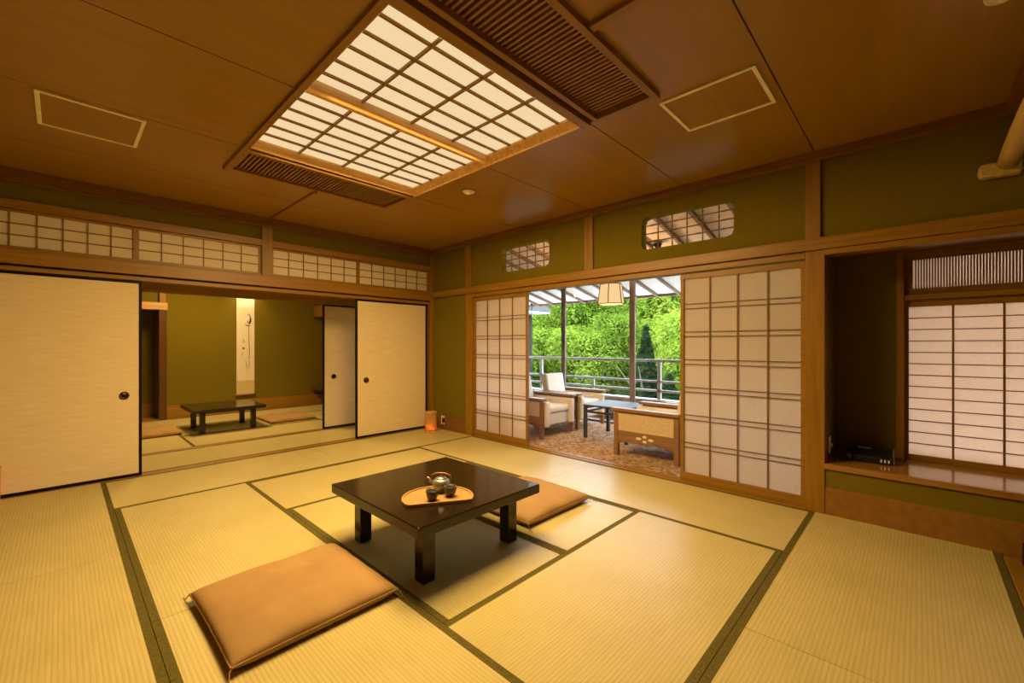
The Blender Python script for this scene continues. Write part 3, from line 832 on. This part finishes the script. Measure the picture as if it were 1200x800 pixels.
r = thing('wall_outlet', 'ivory wall outlet with a black plug on the corner baseboard', 'outlet', (-0.0005, -0.262, 0.075))
b = MB(); b.box(-0.009, -0.036, 0, 0.0, 0.036, 0.118); obj('cover_plate', b, IVORY, r, 0.003)
b = MB(); b.box(-0.034, -0.046, 0.030, -0.009, -0.012, 0.095); obj('plug', b, PHONE, r, 0.004)
b = MB(); b.tube([(-0.022, -0.030, 0.035), (-0.024, -0.032, 0.0), (-0.05, -0.02, -0.066), (-0.10, 0.0, -0.068), (-0.145, -0.008, -0.068)], 0.003, 6); obj('cord', b, PHONE, r, smooth=True)

r = thing('telephone', 'black desk telephone on the window seat board', 'telephone', (0.325, -4.775, 0.3605), 0)
b = MB(); b.prism([(-0.095, 0.0), (0.095, 0.0), (0.095, 0.085), (0.06, 0.090), (-0.08, 0.052), (-0.095, 0.042)], -0.150, 0.070, 'y'); obj('base', b, PHONE, r, 0.008, seg=3)
b = MB(); b.tube([(-0.105, 0.095, 0.028), (-0.06, 0.10, 0.050), (0.0, 0.10, 0.058), (0.06, 0.10, 0.050), (0.105, 0.095, 0.028)], [0.020, 0.019, 0.016, 0.019, 0.020], 14)
b.lathe([(0.0, 0.0), (0.028, 0.0), (0.030, 0.02), (0.024, 0.036), (0.0, 0.038)], 18, (-0.095, 0.095, 0.004)).lathe([(0.0, 0.0), (0.028, 0.0), (0.030, 0.02), (0.024, 0.036), (0.0, 0.038)], 18, (0.095, 0.095, 0.004))
obj('handset', b, PHONE, r, smooth=True)
b = MB(); b.box(0.02, -0.03, 0.070, 0.060, 0.05, 0.092); obj('display', b, plain('phone_screen', (0.03, 0.035, 0.035), 0.1, 0.6), r, 0.002)
for k in range(3):
    b = MB(); b.box(-0.098, -0.130 + k*0.020, 0.014, -0.093, -0.121 + k*0.020, 0.034); obj('key', b, KEYS, r, 0.001)
b = MB(); b.box(-0.09, -0.1515, 0.012, -0.05, -0.1495, 0.024); obj('side_tab', b, KEYS, r)
pts = []
for i in range(120):
    t = i / 119; a = t * 2 * PI * 18
    pts.append((-0.03 - 0.05*t + 0.006*math.cos(a), 0.135 + 0.03*math.sin(PI*t)*0.6, 0.008 + 0.006 + 0.006*math.sin(a)))
b = MB(); b.tube(pts, 0.0018, 5); obj('coiled_cord', b, PHONE, r, smooth=True)
r = thing('wall_jack', 'small ivory socket with a plugged cord on the shaded side of the window seat', 'socket', (0.19, -4.5755, 0.46))
b = MB(); b.box(-0.035, -0.007, -0.06, 0.035, 0.0, 0.06); obj('cover_plate', b, IVORY, r, 0.003)
b = MB(); b.box(-0.012, -0.022, -0.012, 0.012, -0.007, 0.012); obj('plug', b, KEYS, r, 0.002)
b = MB(); b.tube([(0, -0.022, 0.0), (0.0, -0.030, -0.03), (0.03, -0.032, -0.085), (0.10, -0.035, -0.096)], 0.003, 6); obj('cord', b, PHONE, r, smooth=True)

# ------------------------------------------------------------------ veranda
b = MB(); b.box(0.12, -4.54, -0.25, 2.10, 0.9, -0.012); b.box(2.10, -4.54, -0.25, 3.0, 3.0, -0.03); struct('floor_veranda', b, WDK, 'wooden veranda and balcony floor')
o = obj('carpet', MB().box(0.125, -4.5, -0.0115, 2.05, 0.88, 0.0), CARP); tag(o, 'brown figured carpet covering the veranda floor', 'carpet')
b = MB(); b.box(0.12, 0.9, -0.045, 2.2, 1.0, 2.75); struct('wall_veranda_left', b, WALLG, 'left end wall of the veranda')
b = MB(); b.box(0.12, -4.54, -0.25, 3.0, -4.50, 1.86); b.box(0.62, -4.54, 1.86, 3.0, -4.50, 2.75); struct('wall_veranda_right', b, WALLG, 'right end wall of the veranda')
def roofz(x): return 2.03 + 0.22 * (3.1 - x)
b = MB()
b.prism([(0.12, roofz(0.12)), (2.12, roofz(2.12)), (2.12, roofz(2.12) + 0.03), (0.12, roofz(0.12) + 0.03)], -7.5, 4.2, 'y'); struct('ceiling_veranda', b, VBOARD, 'sloping board ceiling of the veranda')
b = MB()
b.prism([(2.12, roofz(2.12)), (3.15, roofz(3.15)), (3.15, roofz(3.15) + 0.03), (2.12, roofz(2.12) + 0.03)], -7.5, 4.2, 'y'); struct('ceiling_eaves', b, WHITEB, 'pale eaves soffit')
b = MB()
b.prism([(0.0, roofz(0.0) + 0.10), (3.2, roofz(3.2) + 0.04), (3.2, roofz(3.2) + 0.10), (0.0, roofz(0.0) + 0.28)], -7.6, 4.3, 'y'); struct('ceiling_roof', b, ROOFG, 'roof skin over the veranda')
TR(WRAFT, 'fascia board along the eaves edge', (3.10, -7.5, roofz(3.15) - 0.03, 3.13, 4.2, roofz(3.15) + 0.03))
y = 2.28
while y > -4.45:
    b = MB(); b.prism([(0.13, roofz(0.13) - 0.05), (3.16, roofz(3.16) - 0.042), (3.16, roofz(3.16) - 0.001), (0.13, roofz(0.13) - 0.001)], y - 0.018, y + 0.018, 'y')
    T[0] += 1
    trim(T[0], b, WRAFT, 'sloping rafter under the veranda roof', 0)
    y -= 0.356
# window wall of the veranda
XW = 2.12
r = thing('window_9', 'tall veranda window with dark uprights facing the trees', 'window', (XW, 0, 0), 0, None, 'structure')
mull = [0.43, -0.82, -2.05, -3.27, -4.44]
for i, y in enumerate(mull):
    w = 0.052
    b = MB(); b.box(-0.035, y - w, -0.03, 0.0, y + w*0.15, roofz(XW) - 0.03).box(0.004, y - w*0.15, -0.03, 0.04, y + w, roofz(XW) - 0.03)
    obj('mullion', b, MULL, r, 0.004)
b = MB(); b.box(-0.035, -4.50, -0.03, 0.04, 0.9, 0.03); obj('bottom_rail', b, MULL, r, 0.003)
b = MB(); b.box(-0.035, -4.50, roofz(XW) - 0.09, 0.04, 0.9, roofz(XW) - 0.001); obj('top_rail', b, MULL, r)
for i in range(len(mull) - 1):
    b = MB(); b.box(-0.002, mull[i+1] + 0.05, 0.03, 0.002, mull[i] - 0.05, roofz(XW) - 0.09); obj('glass_pane', b, GLASS, r)
b = MB(); b.box(-0.002, 0.48, 0.03, 0.002, 0.9, roofz(XW) - 0.09); obj('glass_pane', b, GLASS, r)
# balcony kerb and railing
b = MB(); b.box(2.86, -6.0, -0.25, 2.98, 4.0, 0.30); struct('wall_balcony_kerb', b, plain('kerb_grey', (0.30, 0.27, 0.26), 0.8), 'low grey balcony kerb')
TR(plain('kerb_cap', (0.72, 0.70, 0.68), 0.6), 'pale cap on the balcony kerb', (2.85, -6.0, 0.30, 2.99, 4.0, 0.325))
r = thing('balcony_railing', 'weathered grey balcony railing with three bars outside the window', 'railing', (2.92, -0.9, 0.3255))
for z, hh, dd in ((0.595, 0.045, 0.035), (0.265, 0.035, 0.022), (0.115, 0.035, 0.022)):
    b = MB(); b.box(-dd, -5.0, z, dd, 4.8, z + hh); obj('rail', b, GREYM, r, 0.005)
for i, y in enumerate((3.562, 2.37, 1.178, -1.206, -2.40, -3.59, -4.78)):
    b = MB(); b.box(-0.022, y - 0.028, 0, 0.022, y + 0.028, 0.60); obj('post', b, GREYM, r, 0.004)
b = MB(); b.box(-0.018, -0.02, 0, 0.018, 0.02, 0.27); obj('post', b, GREYM, r, 0.004)

# pendant lamp
r = thing('pendant_lamp', 'glowing hexagonal paper pendant lamp over the veranda table', 'pendant lamp', (1.20, -2.22, 1.725), math.radians(17))
b = MB(); n = 6
bot = [(0.172*math.cos(k*PI/3), 0.172*math.sin(k*PI/3)) for k in range(6)]; top = [(0.138*math.cos(k*PI/3), 0.138*math.sin(k*PI/3)) for k in range(6)]
vs = [(x, y, 0.0) for x, y in bot] + [(x, y, 0.255) for x, y in top] + [(x*0.97, y*0.97, 0.255) for x, y in top] + [(x*0.97, y*0.97, 0.0) for x, y in bot]
fs = []
for i in range(6):
    j = (i+1) % 6
    for k in range(4): fs.append((k*6+i, k*6+j, ((k+1) % 4)*6+j, ((k+1) % 4)*6+i))
b.add(vs, fs); obj('shade', b, LAMPP, r)
b = MB()
for k in range(6): b.tube([(*[c*1.01 for c in bot[k]], 0.0), (*[c*1.01 for c in top[k]], 0.255)], 0.0055, 6)
for ring, z in ((bot, 0.0), (top, 0.255)):
    for k in range(6): b.tube([(*[c*1.01 for c in ring[k]], z), (*[c*1.01 for c in ring[(k+1) % 6]], z)], 0.0055, 6)
obj('shade_frame', b, WDK, r)
b = MB(); b.tube([(0, 0, 0.20), (0, 0, roofz(1.2) - 1.725 - 0.02)], 0.004, 6); obj('cord', b, PHONE, r)
b = MB(); b.lathe([(0.0, 0.0), (0.045, 0.0), (0.05, 0.02), (0.05, 0.035), (0.0, 0.035)], 20, (0, 0, roofz(1.2) - 1.725 - 0.04)); obj('ceiling_rose', b, WDK, r, smooth=True)
b = MB(); b.tube([(-0.13, 0, 0.25), (0.13, 0, 0.25)], 0.003, 6); obj('spider', b, WDK, r)
b = MB(); b.lathe([(0.0, 0.0), (0.03, 0.008), (0.045, 0.04), (0.03, 0.08), (0.014, 0.11), (0.0, 0.115)], 20, (0, 0, 0.09)); obj('bulb', b, BULB, r, smooth=True)

r = thing('dome_fixture', 'dark dome fixture under the veranda ceiling, seen through the larger wall opening', 'ceiling fixture', (1.24, -2.81, roofz(1.24)))
b = MB(); b.lathe([(0.0, -0.085), (0.025, -0.082), (0.045, -0.065), (0.055, -0.035), (0.055, 0.0), (0.0, 0.0)], 24); obj('dome', b, PHONE, r, smooth=True)
b = MB(); b.lathe([(0.052, -0.025), (0.062, -0.025), (0.064, 0.012), (0.052, 0.012)], 24); obj('collar', b, MULL, r, smooth=True)

# side table
r = thing('side_table', 'small dark square table among the veranda armchairs', 'side table', (1.25, -2.27, 0.0005))
b = MB(); b.box(-0.31, -0.31, 0.41, 0.31, 0.31, 0.432); obj('tabletop', b, STEELT, r, 0.004)
for sx in (-1, 1):
    for sy in (-1, 1):
        b = MB(); b.box(sx*0.285 - 0.02, sy*0.285 - 0.02, 0, sx*0.285 + 0.02, sy*0.285 + 0.02, 0.41); obj('leg', b, STEELT, r, 0.003)
b = MB()
for s in (-1, 1):
    b.box(-0.265, s*0.285 - 0.012, 0.325, 0.265, s*0.285 + 0.012, 0.350).box(s*0.285 - 0.012, -0.265, 0.325, s*0.285 + 0.012, 0.265, 0.350)
obj('stretcher', b, STEELT, r, 0.002)
b = MB()
for s in (-1, 1):
    b.box(-0.265, s*0.285 - 0.010, 0.375, 0.265, s*0.285 + 0.010, 0.41)
obj('apron', b, STEELT, r)

# armchairs (facing local -y)
r = thing('armchair', '', 'armchair', (0.84, -1.30, 0.0005), 0, 'cream armchairs on the veranda')
chair = r
for s in (-1, 1):
    x = s * 0.335
    b = MB(); b.box(x - 0.022, -0.36, 0, x + 0.022, -0.31, 0.465); obj('leg', b, WARM, r, 0.003)
    b = MB(); b.box(x - 0.022, 0.29, 0, x + 0.022, 0.34, 0.465); obj('leg', b, WARM, r, 0.003)
    b = MB(); b.box(x - 0.055, -0.385, 0.482, x + 0.045, 0.36, 0.515); obj('armrest', b, WARM, r, 0.006)
    b = MB(); b.box(x - 0.018, -0.35, 0.465, x + 0.018, 0.33, 0.482); obj('arm_rail', b, WARM, r)
    b = MB(); b.box(x - 0.013, -0.31, 0.275, x + 0.013, 0.29, 0.465); obj('side_panel', b, FABB, r)
    arch = [(-0.31, 0.275), (0.29, 0.275), (0.29, 0.135)] + [(0.29 - 0.6*t, 0.135 + 0.045*math.sin(PI*t)) for t in [k/12 for k in range(1, 12)]] + [(-0.31, 0.135)]
    b = MB(); b.prism(arch, x - 0.016, x + 0.016, 'x'); ap = obj('side_apron', b, WARM, r)
    b = MB()
    for (cy, cz, a_, c_) in ((-0.075, 0.215, 0.030, 0.014), (0.055, 0.215, 0.030, 0.014), (-0.010, 0.240, 0.024, 0.014), (-0.010, 0.190, 0.024, 0.014)):
        b.prism([(cy + a_*math.cos(k*PI/6), cz + c_*math.sin(k*PI/6)) for k in range(12)], x + s*0.0165, x + s*0.0175, 'x')
    o = obj('painted_cutouts', b, FABW, ap); o['label'] = 'four pale petals painted as light through cut-outs'  # pale inlays painted in place of light showing through the apron
    b = MB(); b.box(x - s*0.023, -0.395, 0.14, x - s*0.105, 0.30, 0.465); obj('arm_padding', b, FABW, r, 0.02, seg=3)
b = MB(); b.box(-0.228, -0.345, 0.15, 0.228, 0.33, 0.30); obj('seat_base', b, FABW, r, 0.02, seg=3)
b = MB(); b.box(-0.228, -0.365, 0.30, 0.228, 0.30, 0.395); obj('seat_cushion', b, FABW, r, 0.035, seg=4)
M = Matrix.Translation((0, 0.27, 0.28)) @ Matrix.Rotation(math.radians(-11), 4, 'X')
b = MB(); b.box(-0.222, -0.055, -0.05, 0.222, 0.065, 0.475, M); obj('backrest', b, FABW, r, 0.030, seg=4)
chair['label'] = 'cream armchair by the left shoji, in the front of its pair'
dup(chair, (1.655, -1.29, 0.0005), 0, 'cream armchair nearest the window on the left, its back fully visible')
dup(chair, (0.795, -3.04, 0.0005), PI, 'armchair turned sideways by the right shoji, petals on its brown apron')
dup(chair, (1.62, -3.28, 0.0005), PI, 'armchair mostly hidden behind the one with the petals')

# ------------------------------------------------------------------ outdoors
# neighbouring wing at the far left
r = thing('neighbour_wing', 'distant wing of a building with a pale roof edge at the left of the view', 'building', (10.7, 10.0, -6.0))
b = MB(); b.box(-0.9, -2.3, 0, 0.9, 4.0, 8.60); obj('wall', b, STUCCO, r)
b = MB(); b.prism([(-1.3, 8.68), (-1.3, 8.80), (0.0, 9.25), (1.3, 8.80), (1.3, 8.68)], -3.1, 5.0, 'y'); obj('roof', b, ROOFG, r, 0.02)
b = MB(); b.box(-1.25, -3.05, 8.60, 1.25, 4.9, 8.68); obj('soffit', b, WHITEB, r)
b = MB(); b.box(-0.3, -2.36, 6.9, 0.5, -2.3, 8.0); f = obj('window', b, MULL, r)
b = MB(); b.box(-0.24, -2.38, 6.96, 0.44, -2.36, 7.94); obj('pane', b, STEELT, f)
r = thing('rain_chain', 'thin dark chain hanging from the eaves at the left of the view', 'rain chain', (3.02, 0.62, 2.0))
b = MB(); b.tube([(0, 0, 0.049), (0, 0, -0.26)], 0.011, 6); obj('chain', b, PHONE, r)
b = MB(); b.lathe([(0.004, -0.03), (0.028, 0.02), (0.028, 0.035), (0.0, 0.035)], 14); obj('cup', b, PHONE, r, smooth=True)

b = MB(); b.box(3.0, -14, -3.4, 7.2, 12, -3.2); struct('floor_bounce_slab', b, WHITEB, 'unseen pale slab added below the balcony to bounce daylight')  # added out of view, reflects daylight up onto the eaves soffit
# hillside
def hz(x, y): return -4.6 + 0.18 * (x - 7.5) + 0.4 * math.sin(x*0.21 + y*0.13) + 0.3 * math.sin(y*0.17)
b = MB(); vs = []; fs = []
nx, ny = 26, 30
for i in range(nx + 1):
    for j in range(ny + 1):
        x = 5.5 + 50 * i / nx; y = -32 + 76 * j / ny
        vs.append((x, y, hz(x, y)))
for i in range(nx):
    for j in range(ny):
        a = i*(ny+1) + j; fs.append((a, a + ny + 1, a + ny + 2, a + 1))
b.add(vs, fs); o = struct('floor_hillside', b, HILL, 'green hillside under the trees'); 

def crown_mesh(name, seed, R, H, leaves, size, conifer=False):
    rd = random.Random(seed); vs = []; fs = []
    blobs = []
    if not conifer:
        for k in range(16):
            a = rd.uniform(0, 2*PI); t = rd.uniform(-0.6, 1.0)
            rr = R * 0.68 * math.sqrt(max(0, 1 - t*t)) * rd.uniform(0.7, 1.05)
            blobs.append((Vector((rr*math.cos(a), rr*math.sin(a), H*0.5 + t*H*0.40)), R * rd.uniform(0.30, 0.46)))
    for k in range(leaves):
        if conifer:
            t = rd.random() ** 0.7; z = H * (1 - t)
            tier = 0.75 + 0.25 * ((z * 2.3) % 1.0)
            rr = R * t * tier * rd.uniform(0.55, 1.0); a = rd.uniform(0, 2*PI)
            c = Vector((rr*math.cos(a), rr*math.sin(a), z - 0.18*rr)); nrm = Vector((math.cos(a), math.sin(a), 0.8))
        else:
            bc, br = blobs[rd.randrange(len(blobs))]
            d = Vector((rd.gauss(0,1), rd.gauss(0,1), rd.gauss(0,1) + 0.25)).normalized()
            c = bc + d * br * rd.uniform(0.72, 1.08) * Vector((1, 1, 0.8)).length / 1.62
            nrm = d + Vector((0, 0, 0.6))
        nrm = (nrm.normalized() + Vector((rd.uniform(-.6,.6), rd.uniform(-.6,.6), rd.uniform(-.6,.6)))).normalized()
        u = nrm.orthogonal().normalized(); w = nrm.cross(u)
        ang = rd.uniform(0, PI); cu, su = math.cos(ang), math.sin(ang)
        u, w = u*cu + w*su, w*cu - u*su
        s = size * rd.uniform(0.7, 1.3); o = len(vs)
        vs += [c - u*s*0.9, c - w*s*0.45 + nrm*s*0.12, c + u*s*0.9, c + w*s*0.45 + nrm*s*0.12]
        fs.append((o, o+1, o+2, o+3))
    me = bpy.data.meshes.new(name); me.from_pydata([tuple(v) for v in vs], [], fs)
    me.materials.append(LEAFD if conifer else LEAF)
    return me
def trunk_mesh(name, h, r0, lean):
    b = MB(); b.tube([(0, 0, 0), (lean*0.3, 0, h*0.4), (lean, 0.05, h*0.8), (lean*1.2, 0, h*1.1)], [r0, r0*0.8, r0*0.5, r0*0.2], 8)
    for a in range(4):
        an = a*1.7; b.tube([(lean*0.5, 0, h*0.55), (lean*0.5 + 0.5*math.cos(an), 0.5*math.sin(an), h*0.8), (lean*0.5 + 1.1*math.cos(an), 1.1*math.sin(an), h*1.05)], [r0*0.4, r0*0.3, r0*0.1], 6)
    me = bpy.data.meshes.new(name); me.from_pydata(b.v, [], b.f); me.materials.append(BARK)
    return me
CR = [crown_mesh('maple_crown', s, 2.5, 3.6, 11000, 0.095) for s in (1, 2, 3, 4)]
CRF = [crown_mesh('far_crown', s, 2.6, 3.8, 8000, 0.12) for s in (11, 12, 13)]
TRK = [trunk_mesh('maple_trunk', 2.2, 0.14, l) for l in (0.2, -0.3, 0.4)]
CON = crown_mesh('conifer_crown', 9, 1.35, 5.6, 5200, 0.17, True)
CTR = trunk_mesh('conifer_trunk', 4.0, 0.12, 0.0)
def tree(x, y, s, label, group, k, cm, tm, dz=0.0, ch=1.4):
    root = thing('maple_tree' if cm is not CON else 'conifer_tree', label, 'tree', (x, y, hz(x, y) - 0.1 + dz), random.uniform(0, 6.28), group)
    root.scale = (s, s, s * random.uniform(0.9, 1.15))
    for nm, me, z in (('foliage', cm, ch), ('trunk', tm, 0.0)):
        o = bpy.data.objects.new(nm, me); COL.objects.link(o); o.parent = root; o.location = (0, 0, z)
    return root
rt = random.Random(21)
TREES = 0
for rowx, n, s0, cmset in ((12.0, 9, 0.95, CR), (15.5, 11, 1.0, CR), (19.5, 12, 1.1, CR), (24.0, 13, 1.15, CRF), (29.0, 14, 1.3, CRF), (35.0, 15, 1.45, CRF), (42.0, 16, 1.65, CRF)):
    t0 = (rowx + 3.8)
    ylo, yhi = -5.0 + t0 * -0.20, -5.0 + t0 * 1.12
    for i in range(n):
        y = ylo + (yhi - ylo) * (i + rt.uniform(0.2, 0.8)) / n
        x = rowx + rt.uniform(-1.3, 1.3)
        if x < 15.5 and abs((y + 5.04) / (x + 3.81) - 0.469) < 0.11: continue
        if x < 14.2 and y > 4.2: continue
        if rowx < 13:
            lab = 'bright green leafy tree in the nearest row below the balcony'; g = 'leafy trees just below the balcony'
        elif rowx < 21:
            lab = 'bright green leafy tree on the lower slope behind the nearest row'; g = 'leafy trees on the lower slope'
        else:
            lab = 'light green leafy tree high on the far hillside'; g = 'leafy trees high on the hillside'
        tree(x, y, s0 * rt.uniform(0.85, 1.15), lab, g, i, cmset[rt.randrange(len(cmset))], TRK[rt.randrange(3)], dz=-0.3 if rowx < 13 else 0)
c1 = tree(13.0, 2.85, 0.95, 'dark green pointed conifer seen right of the wide window upright', None, 0, CON, CTR, dz=0.0, ch=0.3)
c1.scale = (1.05, 1.05, 0.93)
c2 = tree(11.2, 1.15, 0.8, 'dark conifer low in the right corner of the window, next to the right shoji', None, 0, CON, CTR, dz=0.0, ch=0.3)
c2.scale = (1.1, 1.1, 0.66)

# ------------------------------------------------------------------ lights
def area(name, loc, sx, sy, power, col, rot=(0, 0, 0)):
    l = bpy.data.lights.new(name, 'AREA'); l.shape = 'RECTANGLE'; l.size = sx; l.size_y = sy; l.energy = power; l.color = col
    o = bpy.data.objects.new(name, l); COL.objects.link(o); o.location = loc; o.rotation_euler = rot
    return o
WARMC = (1.0, 0.655, 0.26)
for nm, yc in (('ceiling_light_near', -3.12), ('ceiling_light_far', -2.22)):
    area(nm, (-2.21, yc, ZC + 0.006), 1.12, 0.76, 80, WARMC)
area('back_room_light', (-2.3, 2.1, 2.60), 0.7, 0.7, 78, WARMC)
def spot(name, loc, target, power, col, ang, blend, rad):
    l = bpy.data.lights.new(name, 'SPOT'); l.energy = power; l.color = col; l.spot_size = ang; l.spot_blend = blend; l.shadow_soft_size = rad
    o = bpy.data.objects.new(name, l); COL.objects.link(o); o.location = loc
    o.rotation_euler = (Vector(target) - Vector(loc)).to_track_quat('-Z', 'Y').to_euler()
spot('scroll_spot', (-1.48, 3.40, 2.36), (-1.48, 3.53, 1.95), 26, (1.0, 0.72, 0.36), math.radians(95), 1.0, 0.04)
pl = bpy.data.lights.new('pendant_bulb', 'POINT'); pl.energy = 55; pl.color = (1.0, 0.66, 0.34); pl.shadow_soft_size = 0.03
po = bpy.data.objects.new('pendant_bulb', pl); COL.objects.link(po); po.location = (1.20, -2.22, 1.96)
sun = bpy.data.lights.new('sun', 'SUN'); sun.energy = 4.0; sun.angle = math.radians(8); sun.color = (1.0, 0.96, 0.88)
so = bpy.data.objects.new('sun', sun); COL.objects.link(so); so.rotation_euler = Vector((0.25, -0.60, -0.76)).to_track_quat('-Z', 'Y').to_euler()

w = bpy.data.worlds.new('sky'); SC.world = w; w.use_nodes = True
nt = w.node_tree; bg = nt.nodes['Background']
tc = N(nt, 'ShaderNodeTexCoord'); sx = N(nt, 'ShaderNodeSeparateXYZ'); nt.links.new(tc.outputs['Generated'], sx.inputs[0])
rp = N(nt, 'ShaderNodeValToRGB'); rp.color_ramp.elements[0].position = 0.0; rp.color_ramp.elements[0].color = (0.86, 0.92, 1.0, 1)
rp.color_ramp.elements[1].position = 0.8; rp.color_ramp.elements[1].color = (0.62, 0.78, 1.0, 1)
nt.links.new(sx.outputs['Z'], rp.inputs['Fac']); nt.links.new(rp.outputs['Color'], bg.inputs['Color'])
bg.inputs['Strength'].default_value = 12.0

# ------------------------------------------------------------------ camera
cam = bpy.data.cameras.new('camera'); co = bpy.data.objects.new('camera', cam); COL.objects.link(co)
co.location = (-3.813, -5.0435, 1.20)
yaw = 0.7806
co.rotation_euler = (PI/2, 0, yaw - PI/2)
cam.sensor_width = 36; cam.lens = 36 * 502.08 / 1200
cam.shift_x = 21.58 / 1200; cam.shift_y = 3.71 / 1200
cam.clip_start = 0.02; cam.clip_end = 300
SC.camera = co
vs_ = SC.view_settings
vs_.view_transform = 'Standard'; vs_.look = 'None'; vs_.gamma = 1.0; vs_.exposure = 0.0; vs_.use_curve_mapping = False
SC.cycles.max_bounces = 10; SC.cycles.diffuse_bounces = 6; SC.cycles.transparent_max_bounces = 12
SC.cycles.use_denoising = True
